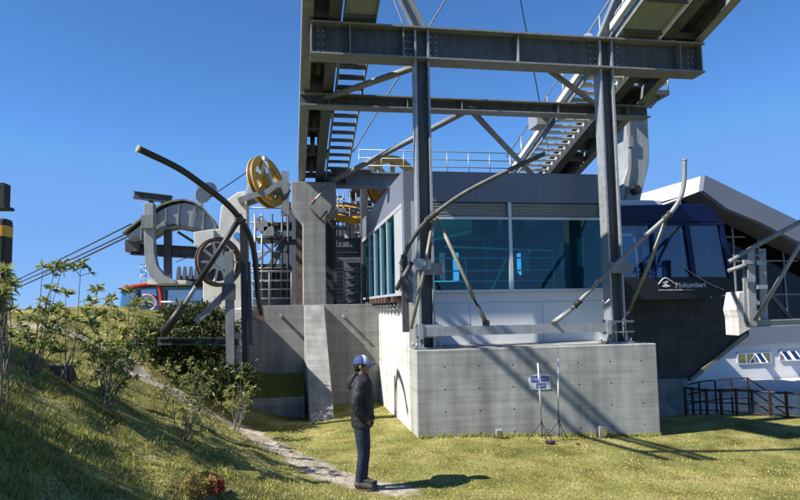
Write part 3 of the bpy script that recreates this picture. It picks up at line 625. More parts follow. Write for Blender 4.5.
# small fittings on pier: red tensioner rod and black hoses
m = MB(); m.tube([P(328, 186, Y=18.2), P(310, 205, Y=18.15)], .03, 8); o = tag(m.build('tension_rod', GALV), 'thin tension rod with red coupling on the pier head', 'rod')
MB().tube([P(315, 200, Y=18.16), P(311.5, 204, Y=18.15)], .045, 8).build('red_coupling', BRICK, o)
tag(MB().tube([P(310, 208, Y=18.2), P(320, 219, Y=18.2), P(327, 211, Y=18.2)], .035, 8).build('black_bracket', BLACK), 'black bent bracket bar on the pier head', 'bracket')
# ------------------------------------------------------------------ portal columns
def column(cx, sgn, label):
    t = thing('portal_column', label, 'steel column', (cx, 12.05, 1.58))
    z0, z1 = 1.62, 7.2; w0, w1 = .135, .13; yc = 12.05
    for s in (-1, 1):
        m = MB(); pts = [(cx+s*w0, z0), (cx+s*w1, z1), (cx+s*w1, 7.86)]
        for (xa, za), (xb, zb) in zip(pts[:-1], pts[1:]):
            m.prism([(xa-.02, yc-.15, za), (xa+.02, yc-.15, za), (xb+.02, yc-.15, zb), (xb-.02, yc-.15, zb)], (0, .3, 0))
        m.build('flange', GALV, t)
    MB().prism([(cx-w0+.02, yc-.01, z0), (cx+w0-.02, yc-.01, z0), (cx+w1-.02, yc-.01, z1-.01), (cx-w1+.02, yc-.01, z1-.01)], (0, .025, 0)).build('web', STEEL_D, t)
    # splayed upper leg
    m = MB(); q = [(cx, 7.86), (cx-sgn*.32, 8.55), (cx-sgn*.95, 9.9)]
    for s in (-1, 1):
        for (xa, za), (xb, zb) in zip(q[:-1], q[1:]): m.prism([(xa+s*.12-.012, yc-.08, za), (xa+s*.12+.012, yc-.08, za), (xb+s*.12+.012, yc-.08, zb), (xb+s*.12-.012, yc-.08, zb)], (0, .17, 0))
    for (xa, za), (xb, zb) in zip(q[:-1], q[1:]): m.prism([(xa-.13, yc, za), (xa+.13, yc, za), (xb+.13, yc, zb), (xb-.13, yc, zb)], (0, .02, 0))
    m.build('upper_leg', STEEL, t)
    MB().box(cx-.27, cx+.27, yc-.24, yc+.24, 1.583, 1.62).build('base_plate', STEEL, t, bevel=.004)
    for s in (-1, 1):
        for d in (-1, 1): MB().tube([(cx+s*.22, yc+d*.19, 1.62), (cx+s*.22, yc+d*.19, 1.7)], .02, 8).build('anchor_bolt', GALV, t)
    m = MB()
    for s in (-1, 1): m.prism([(cx+s*.137, yc-.1, 1.62), (cx+s*.24, yc-.1, 1.62), (cx+s*.137, yc-.1, 2.0)], (0, .02, 0)).bar((cx+s*.1, yc-.19, 1.62), (cx+s*.1, yc-.19, 2.0), .02, .05)
    m.build('gusset', GALV, t)
    MB().box(cx-.24, cx+.28, yc-.24, yc-.2, 2.0, 2.04).box(cx-.24, cx+.28, yc-.24, yc-.2, 1.8, 1.83).build('clamp_bar', GALV, t)
    MB().box(cx-.14, cx+.32, yc-.2, yc-.155, 2.98, 3.2).build('fixing_plate', STEEL, t)
    return t
column(2.57, 1, 'tall grey steel portal column standing left on the concrete plinth')
column(6.46, -1, 'tall grey steel portal column standing right on the concrete plinth')
ub = thing('upper_beam', 'deep steel beam across the top of the two portal columns', 'steel beam', (4.5, 12.05, 7.2))
m = MB(); X0, X1 = .4, 8.66
m.box(X0, X1, 11.83, 12.27, 7.2, 7.235).box(X0-.02, X1+.03, 11.83, 12.27, 7.815, 7.85); m.build('flange', STEEL, ub)
MB().box(X0, X1, 12.04, 12.065, 7.235, 7.815).build('web', STEEL_D, ub)
for x in (.42, 1.16, 2.2, 4.55, 8.13, 8.62): MB().box(x-.012, x+.012, 11.86, 12.24, 7.236, 7.814).build('stiffener', STEEL, ub)
lb = thing('lower_beam', 'slimmer steel beam crossing behind the columns beneath the deep beam', 'steel beam', (4.5, 14.35, 7))
MB().box(.25, 8.8, 14.17, 14.53, 6.94, 6.97).box(.25, 8.8, 14.17, 14.53, 7.2, 7.23).build('flange', STEEL, lb)
MB().box(.25, 8.8, 14.33, 14.35, 6.97, 7.2).build('web', STEEL_D, lb)
for x in (.9, 2.7, 4.0, 6.4, 8.2): MB().box(x-.01, x+.01, 14.19, 14.5, 6.971, 7.199).build('stiffener', STEEL, lb)
def PBm(x, y, off=0.):
    d = ray(x, y); k = math.tan(R_(15)); s = (7.85+off+(12.04-CC.y)*k-CC.z)/(d.z+d.y*k); return CC+d*s
def one_tube(name, label, pts, r, mat, cat, ends=None, n=12):
    m = MB(); m.tube(pts, r, n); o = tag(m.build(name, mat), label, cat)
    return o
c0 = P(470, 109, Y=14.35)
def brace(label, a, b_, r=.065):
    t = thing('brace_tube', label, 'brace', a); a = Vector(a); b_ = Vector(b_); d = (b_-a).normalized()
    MB().tube([a, b_], r, 14).build('tube', STEEL, t)
    for p, s in ((a, 1), (b_, -1)): MB().bar(p-d*s*.12, p+d*s*.25, .16, .02).build('end_plate', STEEL, t)
brace('light tube brace sloping from the lower beam down to the left boom foot', c0, PBm(334, 180, -.1), .075)
brace('light tube brace sloping from the lower beam down behind the cabin roof', c0, PBm(560, 204, -.1), .075)
brace('dark tube brace from left boom up to the deep beam beside the left column', P(326, 98, Y=14.3), P(447, 56, Y=12.2), .07)
brace('tube brace from the deep beam down to the lower beam by the right column', P(541, 64, Y=12.2), P(600, 108, Y=14.3), .065)
hb = thing('guide_rail_beam', 'pale low channel beam running between the two columns above the plinth', 'steel beam', (4.2, 11.8, 1.8))
MB().box(2.3, 6.25, 11.72, 11.74, 1.83, 2.0).box(2.3, 6.25, 11.74, 11.84, 1.98, 2.0).box(2.3, 6.25, 11.74, 11.84, 1.83, 1.85).build('channel', GALV, hb)
for x in (2.4, 6.15): MB().box(x-.04, x+.04, 11.7, 11.9, 1.78, 2.06).build('clamp', GALV, hb)

# bolt groups and fixings of the frame
def bolts(t, pts, ax, r=.018, l=.03):
    ax = Vector(ax)
    for p in pts: MB().disc(Vector(p)+ax*l/2, ax, r, l, 6).build('bolt', GALV, t)
bolts(ub, [(x+dx, 12.038, z) for x in (2.57, 6.46) for dx in (-.2, .2, -.3, .3) for z in (7.33, 7.45, 7.6, 7.72)], (0, -1, 0))
bolts(ub, [(x, 12.038, z) for x in (.55, .65, 8.4, 8.5) for z in (7.33, 7.45, 7.6, 7.72)], (0, -1, 0))
for sx, px_0, py_0 in ((0, 486, 322), (1, 553, 323)):
    p = P(px_0, py_0, Y=11.77); tag(MB().box(p.x-.05, p.x+.05, 11.7, 11.84, 2.003, p.z+.03).disc((p.x, 11.69, p.z), (0, 1, 0), .03, .04, 8).build('strut_foot', STEEL_D), ('left', 'right')[sx]+' small clevis foot fixing an inclined strut to the low rail beam', 'clevis')
# ------------------------------------------------------------------ inclined booms
TI = math.tan(R_(15)); CI = math.cos(R_(15))
def zb(Y, off=0.): return 7.86+off+(12.05-Y)*TI
def boom(label, xo, xi, xs0, xs1, y_end, mir, handrail):
    """xo/xi girder lines, stairs from xs0 to xs1; mir=+1 stair to the right of the girders"""
    t = thing('ladder_boom', label, 'boom', ((xo+xi)/2, 15, zb(15)))
    yl, yh = 18.95, y_end; dh = .5
    for x, w_ in ((xo, .2), (xi, .24)):
        m = MB(); m.box(0, 0, 0, 0, 0, 0); m = MB()
        def seg(x0, x1, o0, o1): m.prism([(x0, yl, zb(yl, o0)), (x0, yh, zb(yh, o0)), (x0, yh, zb(yh, o1)), (x0, yl, zb(yl, o1))], (x1-x0, 0, 0))
        seg(x-w_/2, x+w_/2, .0, .03); seg(x-w_/2, x+w_/2, dh-.03, dh); seg(x-.012, x+.012, .03, dh-.03)
        m.build('girder', STEEL_D if x == xi else STEEL, t)
    y = yl-.4; k = 0
    while y > yh:
        MB().bar((min(xo, xi)+.02, y, zb(y, .12)), (max(xo, xi)-.02, y, zb(y, .12)), .12, .14).build('cross_tie', STEEL_D, t); y -= 1.32
    m = MB(); q0, q1 = min(xo, xi)+.02, max(xo, xi)-.02; yy0 = yl-.05
    while yy0 > yh+1.6:
        m.prism([(q0, yy0, zb(yy0, dh-.1)), (q0, yy0-1.5, zb(yy0-1.5, dh-.1)), (q0, yy0-1.5, zb(yy0-1.5, dh-.07)), (q0, yy0, zb(yy0, dh-.07))], (q1-q0, 0, 0)); yy0 -= 1.62 if mir < 0 else 1.95
    m.build('cover_plate', STEEL_D, t)
    # stringers of the stair
    a, b_ = sorted((xs0, xs1))
    for x in (a, b_):
        m = MB(); m.prism([(x-.015, yl, zb(yl, .02)), (x-.015, yh, zb(yh, .02)), (x-.015, yh, zb(yh, .2)), (x-.015, yl, zb(yl, .2))], (.03, 0, 0)); m.build('stringer', STEEL, t)
    y = yl-.1
    while y > 12.9:
        MB().box(a+.015, b_-.015, y-.13, y+.13, zb(y, .1), zb(y, .13)).build('tread', STEEL_D if mir > 0 else PANEL, t); y -= (.385 if mir > 0 else .3)  # right treads made white to carry the sun they catch
    # walkway plate on the upper length
    m = MB(); m.prism([(a+.02, 12.85, zb(12.85, .06)), (a+.02, yh, zb(yh, .06)), (a+.02, yh, zb(yh, .09)), (a+.02, 12.85, zb(12.85, .09))], (b_-a-.04, 0, 0))
    m.build('walkway_plate', PLATE, t)
    for yy in np.arange(yh+.5, 12.6, .9): MB().bar((a, yy, zb(yy, .02)), (b_, yy, zb(yy, .02)), .05, .07).build('walkway_bearer', STEEL_D, t)
    hx = b_ if mir > 0 else a
    if handrail:
        for h, nm in ((.55, 'mid_rail'), (1.0, 'hand_rail')): MB().tube([(hx, yl, zb(yl, h)), (hx, yh, zb(yh, h))], .02, 8).build(nm, GALV, t)
        y = yl-.3
        while y > yh: MB().tube([(hx, y, zb(y, .05)), (hx, y, zb(y, 1.0))], .02, 8).build('rail_post', GALV, t); y -= 1.0
    return t
PLATE = material('blue_grey_walkway_plate', (.27, .32, .36), .6, .0, (.19, .225, .255), scale=4, amt=.3, bump=.1, bscale=80)
L_ = boom('left inclined boom with dark stair treads rising overhead from the concrete pier', .36, .87, 1.06, 1.66, 8.6, 1, False)
for i, (y, r) in enumerate(((18.1, .36), (16.95, .34), (15.9, .34), (13.6, .33), (10.9, .36), (9.8, .34))):
    z = zb(y, .33); w_ = MB(); w_.ring((.615, y, z), (1, 0, 0), r*.72, r, .09, 28); w_.ring((.615, y, z), (1, 0, 0), .05, .1, .12, 16)
    for k in range(5): e = V(0, math.cos(k*1.2566), math.sin(k*1.2566)); w_.bar(V(.615, y, z)+e*.09, V(.615, y, z)+e*r*.75, .07, .05)
    w_.build('sheave', BLACK, L_)
m = MB(); m.prism([(.25, 18.95, zb(18.95, .5)), (.25, 8.6, zb(8.6, .5)), (.25, 8.6, zb(8.6, .62)), (.25, 18.95, zb(18.95, .62))], (.04, 0, 0)); m.build('edge_rail', WHITE, L_)
for y in (13.2, 15.2, 17.2): MB().box(.98, 1.05, y-.2, y+.2, zb(y, -.02), zb(y, .16)).build('cable_tray', STEEL, L_)
R1 = boom('right inclined boom with bright stair treads and handrails rising over the gondola', 8.6, 7.86, 7.66, 6.75, 10.35, -1, True)
MB().prism([(7.63, 18.9, zb(18.9, .0)), (7.63, 10.4, zb(10.4, .0)), (7.63, 10.4, zb(10.4, .16)), (7.63, 18.9, zb(18.9, .16))], (.05, 0, 0)).build('edge_strip', PANEL, R1)
MB().prism([(6.62, 18.9, zb(18.9, .2)), (6.62, 10.4, zb(10.4, .2)), (6.62, 10.4, zb(10.4, .34)), (6.62, 18.9, zb(18.9, .34))], (.1, 0, 0)).build('cable_tray', PANEL, R1)
MB().prism([(7.75, 10.35, zb(10.35, 0)), (7.75, 9.9, zb(9.9, .25)), (7.75, 9.9, zb(9.9, .5)), (7.75, 10.35, zb(10.35, .5))], (.95, 0, 0)).build('end_plate', OLIVE, R1)
tag(MB().box(6.3, 6.62, 15.3, 15.9, zb(15.6, .1), zb(15.6, .55)).box(6.38, 6.6, 15.1, 15.3, zb(15.2, .2), zb(15.2, .45)).build('motor_box', GALV), 'small pale motor box fixed beside the right boom stair', 'motor')
tag(MB().box(6.3, 6.6, 12.9, 13.4, zb(13.1, .3), zb(13.1, .62)).disc((6.45, 12.75, zb(12.75, .5)), (0, 1, 0), .1, .3).build('motor_box', WHITE), 'white lamp housings beside the right boom walkway above the beam', 'motor')

# ------------------------------------------------------------------ cables
def cable(label, a, b_, r, mat=None, sag=0., name='cable'):
    a = Vector(a); b_ = Vector(b_); pts = [a.lerp(b_, k/14)-V(0, 0, sag*4*(k/14)*(1-k/14)) for k in range(15)]
    m = MB(); m.tube(pts, r, 6, cap=False); tag(m.build(name, mat or DARKPIPE), label, 'cable')
cable('thin pale steel rod slanting up from the left boom behind the beams', PBm(353, 152, .1), P(449, -6, Y=13.0), .02, GALV)
cable('thin dark cable hanging down behind the deep beam near its middle', P(519, -8, Y=15), P(549, 152, Y=16.8), .014)
cable('short dangling rope end beside the left column top', P(392, -6, Y=12.6), P(403, 24, Y=12.6), .018, GALV)
cable('dark haul cable running from the yellow return wheel down to the left', P(256, 166, Y=20), P(210, 197, Y=23), .02)
for k, (ya_, yb2, r) in enumerate(((224, 294, .03), (231, 300, .03), (234, 304, .035))):
    cable(('upper', 'middle', 'lower')[k]+' of the three dark track cables leaving the saddle towards the left', P(131+k, ya_, Y=24.3), P(-60, ya_+ (88, 82, 84)[k], Y=60), r, sag=.2)
cable('thin blue cable crossing the sky behind the concrete pylon', P(176, 262, Y=29), P(206, 250, Y=29), .02)

# ------------------------------------------------------------------ curved cabin guide pipes
def guide(label, pts, r, mat, struts=(), cat='guide pipe', cap=True):
    t = thing('guide_pipe', label, cat, pts[0]); c = catmull(pts, 7)
    MB().tube(c, r, 14).build('pipe', mat, t)
    d = (c[-1]-c[-2]).normalized(); MB().tube([c[-1]-d*.01, c[-1]+d*.03], r*1.12, 14).build('end_cap', OLIVE, t)
    for pp, rs, mt in struts:
        MB().tube(pp, rs, 12).build('strut', mt, t)
        q0 = Vector(pp[0]); k = min(range(1, len(c)-1), key=lambda i: (c[i]-q0).length)
        if (c[k]-q0).length < .25:
            d = (c[k+1]-c[k-1]).normalized(); MB().tube([c[k]-d*.07, c[k]+d*.07], r*1.28, 14).disc(c[k]-d*.075, d, r*1.6, .02, 14).disc(c[k]+d*.075, d, r*1.6, .02, 14).build('clamp_collar', STEEL_D, t)
    return t
g1 = guide('long black curved guide pipe arching out over the shrubs at the left', [P(261, 314, Y=13.6), P(258, 296, Y=13.5), P(255.5, 262, Y=13.3), P(250, 237, Y=13.1), P(240, 219, Y=12.9), P(226, 203, Y=12.6), P(204, 186, Y=12.2), P(178, 168, Y=11.8), P(139, 149, Y=11.3)], .058, DARKPIPE,
   [([P(241, 216, Y=12.95), P(222, 246, Y=12.95), P(196, 286, Y=13.0)], .055, DARKPIPE), ([P(196, 286, Y=13), P(184, 306, Y=13.05)], .045, STEEL), ([P(184, 304, Y=13.05), P(163, 334, Y=13.1)], [.065, .085], DARKPIPE)])
MB().prism([P(x, y, Y=13.55) for x, y in [(253, 306), (261, 307), (265, 322), (256, 318)]], (0, .3, 0)).build('foot_plate', RUST, g1)
sf = thing('pipe_support_frame', 'dark steel frame of posts and brace holding the long black guide pipe', 'steel frame', P(243, 385, Y=13.2))
MB().ibeam(P(231, 386, Y=13.2), P(229, 252, Y=13.2), .16, .2).build('post', STEEL, sf)
MB().ibeam(P(246.5, 386, Y=13.25), P(243.5, 226, Y=13.25), .14, .16, up=(0, 1, 0)).build('post', DARKPIPE, sf)
MB().bar(P(250, 345, Y=13.3), P(247, 262, Y=13.3), .13).build('post', STEEL_D, sf)
MB().bar(P(228, 291, Y=13.15), P(196, 322, Y=13.15), .15, .12).build('diagonal', STEEL, sf)
MB().ibeam(P(158, 341, Y=13.3), P(238, 342, Y=13.3), .2, .14).build('foot_beam', STEEL_D, sf)
MB().box(P(222, 300, Y=13.1).x, P(235, 300, Y=13.1).x, 13.05, 13.25, P(225, 300, Y=13.1).z, P(225, 284, Y=13.1).z).build('clamp', STEEL_D, sf)

guide('dark curved guide pipe sweeping across in front of the left column', [P(402, 272, Y=12.1), P(402.5, 262, Y=12.1), P(409, 245, Y=12.0), P(423, 225, Y=11.8), P(441, 209, Y=11.55), P(466, 192, Y=11.3), P(505, 172, Y=10.95), P(544, 154, Y=10.6)], .043, STEEL_D,
   [([P(436, 216, Y=11.75), P(467, 282, Y=11.75), P(474, 299, Y=11.75)], .036, OLIVE), ([P(474, 299, Y=11.75), P(478, 307, Y=11.75)], .02, BLACK), ([P(477, 305, Y=11.75), P(486, 322, Y=11.75)], .042, OLIVE),
    ([P(433, 219, Y=11.8), P(424, 272, Y=11.8), P(411, 329, Y=11.8)], .032, OLIVE), ([P(412, 262, Y=12), P(396, 290, Y=12.05)], .045, STEEL_D)])
MB_ = MB(); MB_.box(P(413, 262, Y=11.9).x, P(430, 262, Y=11.9).x, 11.80, 11.86, P(413, 270, Y=11.85).z, P(413, 259, Y=11.85).z); tag(MB_.build('pipe_bracket', GALV), 'square pale bracket fixing the curved pipe to the left column', 'bracket')
m = MB(); m.bar(P(404, 258, Y=12.2), P(406, 332, Y=12.2), .12, .1); tag(m.build('support_post', STEEL_D), 'dark slim post between pale side wall and left column', 'post')
guide('forked pale guide pipe bent upright at its tip in front of the gondola', [P(573, 308, Y=11.75), P(605, 275, Y=11.5), P(640, 241, Y=11.2), P(661, 222, Y=11.0), P(673, 210, Y=10.95), P(681, 196, Y=10.9), P(684, 182, Y=10.88), P(684.5, 161, Y=10.88)], .042, STEEL,
   [([P(571, 310, Y=11.76), P(553, 323, Y=11.8)], .05, GALV), ([P(578, 303, Y=11.74), P(571, 310, Y=11.76)], .022, BLACK), ([P(667, 216, Y=11.0), P(650, 262, Y=11.4), P(629, 311, Y=12.0)], .034, OLIVE), ([P(629, 311, Y=12.0), P(624, 316, Y=12.1)], .03, GALV)])
guide('plain grey guide pipe curving in from the right edge above the posts', [P(729, 262, Y=14.2), P(740, 255, Y=14.1), P(770, 238, Y=13.8), P(800, 222, Y=13.5), P(840, 199, Y=13.1), P(862, 180, Y=12.9), P(870, 160, Y=12.8)], .055, STEEL,
   [([P(728, 271, Y=14.2), P(757, 261, Y=14.0)], .05, STEEL)])
one_tube('support_strut', 'straight grey strut leaning up to the right from the white posts', [P(755, 321, Y=13.9), P(805, 236, Y=13.4), P(830, 205, Y=13.2)], .05, STEEL_L, 'strut')

# ------------------------------------------------------------------ gondola dock on the right
dock = thing('gondola_dock', 'dark concrete dock wedge overhanging beneath the gondola', 'dock', (10, 15, 0))
pts = [(600, 299), (748, 297), (749, 336), (692, 381), (657, 380), (657, 413), (600, 413)]
MB().prism([P(x, y, Y=17.0) for x, y in pts], (0, 1.0, 0)).build('side_wall', CONCD := concrete('shade_darkened_concrete', (.08, .077, .07), (.04, .038, .033), holes=False, lift=.5), dock)  # concrete colour lowered to carry the deep shade under the gondola
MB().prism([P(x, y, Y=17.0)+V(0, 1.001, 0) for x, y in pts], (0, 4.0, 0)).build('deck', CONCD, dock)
MB().prism([P(x, y, Y=16.9) for x, y in [(746, 333), (749, 335.5), (692.5, 381.5), (690, 379)]], (0, .09, 0)).build('sunlit_soffit_strip', OLIVE, dock)  # olive strip painted in for the sunlit lip of the soffit
MB().prism([P(x, y, Y=14.45) for x, y in [(739, 292), (748, 291), (751, 329), (739, 336), (738, 318), (736, 310)]], (0, .5, 0)).build('end_block', CONC_W, dock, bevel=.02)
tag(MB().box(P(652, 400, Y=16.9).x, P(690, 400, Y=16.9).x, 16.95, 19.2, -1.9, P(670, 379, Y=16.95).z).build('dock_pier', CONC_B, bevel=.01), 'short grey concrete pier under the dark dock wedge', 'pier')
a = P(658, 420, Y=14.4); tag(MB().prism([(a.x, 14.5, -.6), (a.x+.55, 14.5, -.6), (a.x+.55, 14.5, -.28), (a.x+.02, 14.5, .1)], (0, .25, 0)).build('stone_slab', CONC_P), 'leaning triangular concrete slab at the corner of the plinth', 'slab')
dp = thing('dock_posts', 'pair of white steel posts with clamps rising from the dock corner', 'steel frame', P(750, 325, Y=14.1))
for a, b_, c, d, Y in ((745.5, 250, 751, 326, 14.1), (757, 249, 762, 326, 14.4)):
    MB().ibeam(P((a+b_*0), b_, Y=Y)+V(.07, 0, 0), P(a+2.5, d, Y=Y)+V(.07, 0, 0), .2, .2, up=(0, 1, 0)).build('post', STEEL_L, dp)
MB().ibeam(P(744, 324, Y=14.2), P(830, 321, Y=14.2), .14, .17).build('cross_rail', STEEL_L, dp)
for x, y in ((748, 262), (760, 263), (748, 280), (761, 287)): p = P(x, y, Y=14.0); MB().box(p.x-.16, p.x+.12, 13.92, 14.0, p.z-.05, p.z+.05).build('clamp', GALV, dp)
MB().tube([P(742, 258, Y=14.2), P(758, 255, Y=14.3), P(764, 252, Y=14.3)], .04, 8).build('clamp_arm', STEEL, dp)
MB().bar(P(764, 288, Y=14.5), P(790, 318, Y=14.5), .1).build('diagonal', STEEL_D, dp)

# the navy gondola
gd = thing('gondola', 'navy blue gondola with rounded windows docked on the right', 'cable car', (10.5, 17, 2.5))
def gpoly(pts, Y): return [P(x, y, Y=Y) for x, y in pts]
Yg = 16.4
sil = [(590, 296), (590, 212), (600, 206), (640, 205), (690, 203.5), (706, 204.5), (713, 207), (717.5, 213), (722, 228), (727, 252), (731, 275), (732, 288), (729, 293), (722, 296), (690, 299), (640, 300)]
def shell(poly, Y, d, inset):              # side panel with rounded long edges
    ctr = Vector((sum(p.x for p in poly)/len(poly), 0, sum(p.z for p in poly)/len(poly)))
    rs = []
    for yy, s in ((Y, 1-inset), (Y+.12, 1-inset*.35), (Y+.3, 1), (Y+d-.3, 1), (Y+d-.12, 1-inset*.35), (Y+d, 1-inset)):
        rs.append([V(ctr.x+(p.x-ctr.x)*s, yy, ctr.z+(p.z-ctr.z)*s) for p in poly])
    return rs
base = gpoly(sil, Yg)
# lower body (skirt), roof, and window band are separate meshes so that the cabin is really hollow
low = gpoly([(590, 299), (590, 277), (731, 277), (732, 288), (729, 293), (722, 296), (690, 299), (640, 300)], Yg)
m = MB(); m.rings(shell(low, Yg, 3.0, .02), smooth=False); m.build('skirt', SOOT, gd)
top_ = gpoly([(590, 222), (590, 212), (600, 206), (640, 205), (690, 203.5), (706, 204.5), (713, 207), (717.5, 213), (721, 222)], Yg)
m = MB(); m.rings(shell(top_, Yg, 3.0, .02), smooth=False); m.build('roof', NAVY, gd, bevel=.02)
def frame_bar(x0, y0_, x1, y1_, wd=.1, mat=NAVY, Y=Yg+.02, nm='window_post'):
    MB().bar(P(x0, y0_, Y=Y), P(x1, y1_, Y=Y), wd, .08).build(nm, mat, gd, bevel=.01)
frame_bar(720, 220, 731, 280, .14, NAVY, Yg+.03, 'corner_post')
for Y in (Yg+2.9,): MB().bar(P(720, 220, Y=Yg)+V(0, 2.9, 0), P(731, 280, Y=Yg)+V(0, 2.9, 0), .14, .08).build('corner_post', NAVY, gd)
frame_bar(685.5, 221, 694, 279, .16); frame_bar(651, 221, 655, 279, .1); frame_bar(618, 221, 620, 279, .16)
for x in (600, 655, 694): MB().bar(P(x, 221, Y=Yg)+V(0, 2.9, 0), P(x+3, 279, Y=Yg)+V(0, 2.9, 0), .14, .08).build('window_post', NAVY, gd)
frame_bar(595, 224, 722, 224, .1, NAVY, Yg+.03, 'window_header')
for q_ in ([(620, 225), (650, 225), (654, 277), (621, 277)], [(652, 225), (685, 225), (692, 277), (656, 277)], [(688, 225), (720, 225), (730, 277), (695, 277)]):
    MB().prism(gpoly(q_, Yg+.05), (0, .02, 0)).build('window_pane', CABG, gd)
    MB().prism([p+V(0, 2.82, 0) for p in gpoly(q_, Yg+.05)], (0, .02, 0)).build('rear_pane', CABG, gd)
MB().prism([P(721, 224, Y=Yg)+V(0, .1, 0), P(731, 278, Y=Yg)+V(0, .1, 0), P(731, 278, Y=Yg)+V(0, 2.85, 0), P(721, 224, Y=Yg)+V(0, 2.85, 0)], (.02, 0, 0)).build('end_pane', CABG, gd)
m = MB(); p = P(660, 276, Y=Yg+1.3); m.box(9.0, 12.4, Yg+.2, Yg+2.8, p.z-.3, p.z-.25); m.build('cabin_floor', BLACK, gd)
m = MB()
for a, b_, c, d in ((652, 256, 690, 252), (694, 258, 728, 262)): m.tube([P(a, b_, Y=Yg+.25), P(c, d, Y=Yg+.25)], .025, 8)
m.tube(catmull([P(676, 262, Y=Yg+.12), P(690, 272, Y=Yg+.0), P(708, 283, Y=Yg-.03), P(724, 290, Y=Yg-.03)], 4), .018, 8); m.build('hand_rail', GALV, gd)
MB().box(P(614, 203, Y=17).x, P(662, 203, Y=17).x, 17, 18.6, P(640, 206, Y=17).z, P(640, 200, Y=17).z).build('roof_box', PANEL, gd, bevel=.02)
LW = material('white_lettering', (.75, .75, .75), .5, bump=0)
ex = V(1, 0, 0); ez = V(0, 0, 1)
p = P(675.5, 287.4, Y=Yg-.015); text_mesh('Mukumbarí', .205, 'lettering', LW, p, ex, ez, gd, align='LEFT', bold=.004)
p = P(658.5, 290.8, Y=Yg-.015); text_mesh('SISTEMA TELEFÉRICO DE MÉRIDA - VENEZUELA', .052, 'small_lettering', LW, p, ex, ez, gd, align='LEFT')
m = MB(); mt = [(658.3, 284.5), (661, 281), (663, 278.8), (665.2, 277.8), (667.5, 278.6), (669.5, 280.2), (671.5, 281), (673.5, 283), (676.5, 285.5)]
m.tube([P(x, y, Y=Yg-.02) for x, y in mt], .014, 6)
m.prism(gpoly([(661.8, 286.3), (665, 284.3), (664, 283.6), (666.4, 282.6), (667, 284.2), (670.8, 285.9), (668, 287), (664, 287)], Yg-.02), (0, .01, 0))
m.prism(gpoly([(662, 283.5), (663.5, 281.5), (665, 281.8), (667, 280.6), (669, 282.4), (666, 282.2), (664, 282.8)], Yg-.02), (0, .01, 0)); m.build('mountain_emblem', LW, gd)
# hanger arm
m = MB(); h_ = [(624.5, 102), (647, 100), (649.5, 152), (649, 165), (641, 198), (640, 203), (618, 203), (619, 198), (627.5, 168), (628, 150)]
m.prism([P(x, y, Y=17.4) for x, y in h_], (0, .8, 0)); m.build('hanger_arm', STEEL_L, gd, bevel=.03)
MB().bar(P(628.5, 103, Y=17.36), P(631, 166, Y=17.36), .05, .05).bar(P(631, 166, Y=17.36), P(626, 200, Y=17.36), .05, .05).build('arm_seam', STEEL, gd)
p = P(636, 190, Y=17.3); MB().disc(p, (0, 1, 0), .14, .16, 16).build('lamp', BLACK, gd)
m = MB(); p = P(632, 137, Y=17.3); m.box(p.x-.1, p.x+.04, 17.3, 17.4, p.z-.3, p.z+.05); m.build('junction_box', STEEL, gd)
MB().box(P(612, 100, Y=17.2).x, P(664, 100, Y=17.2).x, 16.9, 18.4, P(640, 97, Y=17.2).z, P(640, 92.5, Y=17.2).z).build('service_platform', STEEL_D, gd)
MB().bar(P(650, 108, Y=17.2), P(660, 97, Y=17.2), .05).build('platform_brace', STEEL, gd)
m = MB()
for a in (645, 663):
    for dy in (-.25, 1.1): m.tube([P(a, 93, Y=17.2)+V(0, dy, 0), P(a, 78, Y=17.2)+V(0, dy, 0)], .025, 6)
for b_ in (78, 85): m.tube([P(645, b_, Y=17.2)+V(0, -.25, 0), P(663, b_, Y=17.2)+V(0, -.25, 0), P(663, b_, Y=17.2)+V(0, 1.1, 0)], .022, 6)
m.build('platform_rail', GALV, gd)
MB().box(P(600, 110, Y=17.4).x, P(627, 110, Y=17.4).x, 17.4, 18, P(620, 112, Y=17.4).z, P(620, 100, Y=17.4).z).build('carriage', STEEL_D, gd)

# ------------------------------------------------------------------ visitor building on the right
vb = thing('visitor_building', 'modern building with a folded grey roof above a dark glass wall on the right', 'building', (19, 22, -1))
A = 22.0
fas = [(705, 175), (757, 200.5), (800, 221.5), (900, 270), (900, 292), (800, 242.5), (760, 222), (727, 208.5), (703, 190.5)]
FP = [P(x, y, Y=A) for x, y in fas]
MB().prism(FP, (0, .25, 0)).build('front_fascia', SLATE, vb)
X_ = FP[0].x
wf = [FP[0]+V(-.02, .253, 0), FP[-1]+V(-.02, .253, 0), P(640, 213.5, X=X_-.02), P(640, 194, X=X_-.02)]
MB().prism(wf, (.2, 0, 0)).build('side_fascia', PANEL, vb)
def soff(zo):
    r = []
    for (x, y) in ((705.5, 178), (757, 203), (800, 224), (900, 272)):
        p = P(x, y, Y=A); r.append((p, p+V(0, 14, 0)))
    return r
m = MB(); sr = [FP[-1], FP[-2], FP[-3], FP[-4], FP[4]]; vv = []
for p in sr: vv += [p+V(.0, .2, .02), p+V(0, 14, .02)]
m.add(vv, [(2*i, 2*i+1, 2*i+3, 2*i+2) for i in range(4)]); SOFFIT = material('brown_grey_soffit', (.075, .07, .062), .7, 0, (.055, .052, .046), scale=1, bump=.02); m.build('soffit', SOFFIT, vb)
m = MB(); tr_ = [FP[0], FP[1], FP[2], FP[3]]; vv = []
for p in tr_: vv += [p+V(0, .2, -.02), p+V(0, 14, -.02)]
m.add(vv, [(2*i, 2*i+2, 2*i+3, 2*i+1) for i in range(3)]); m.build('roof_sheet', SLATE_L, vb)
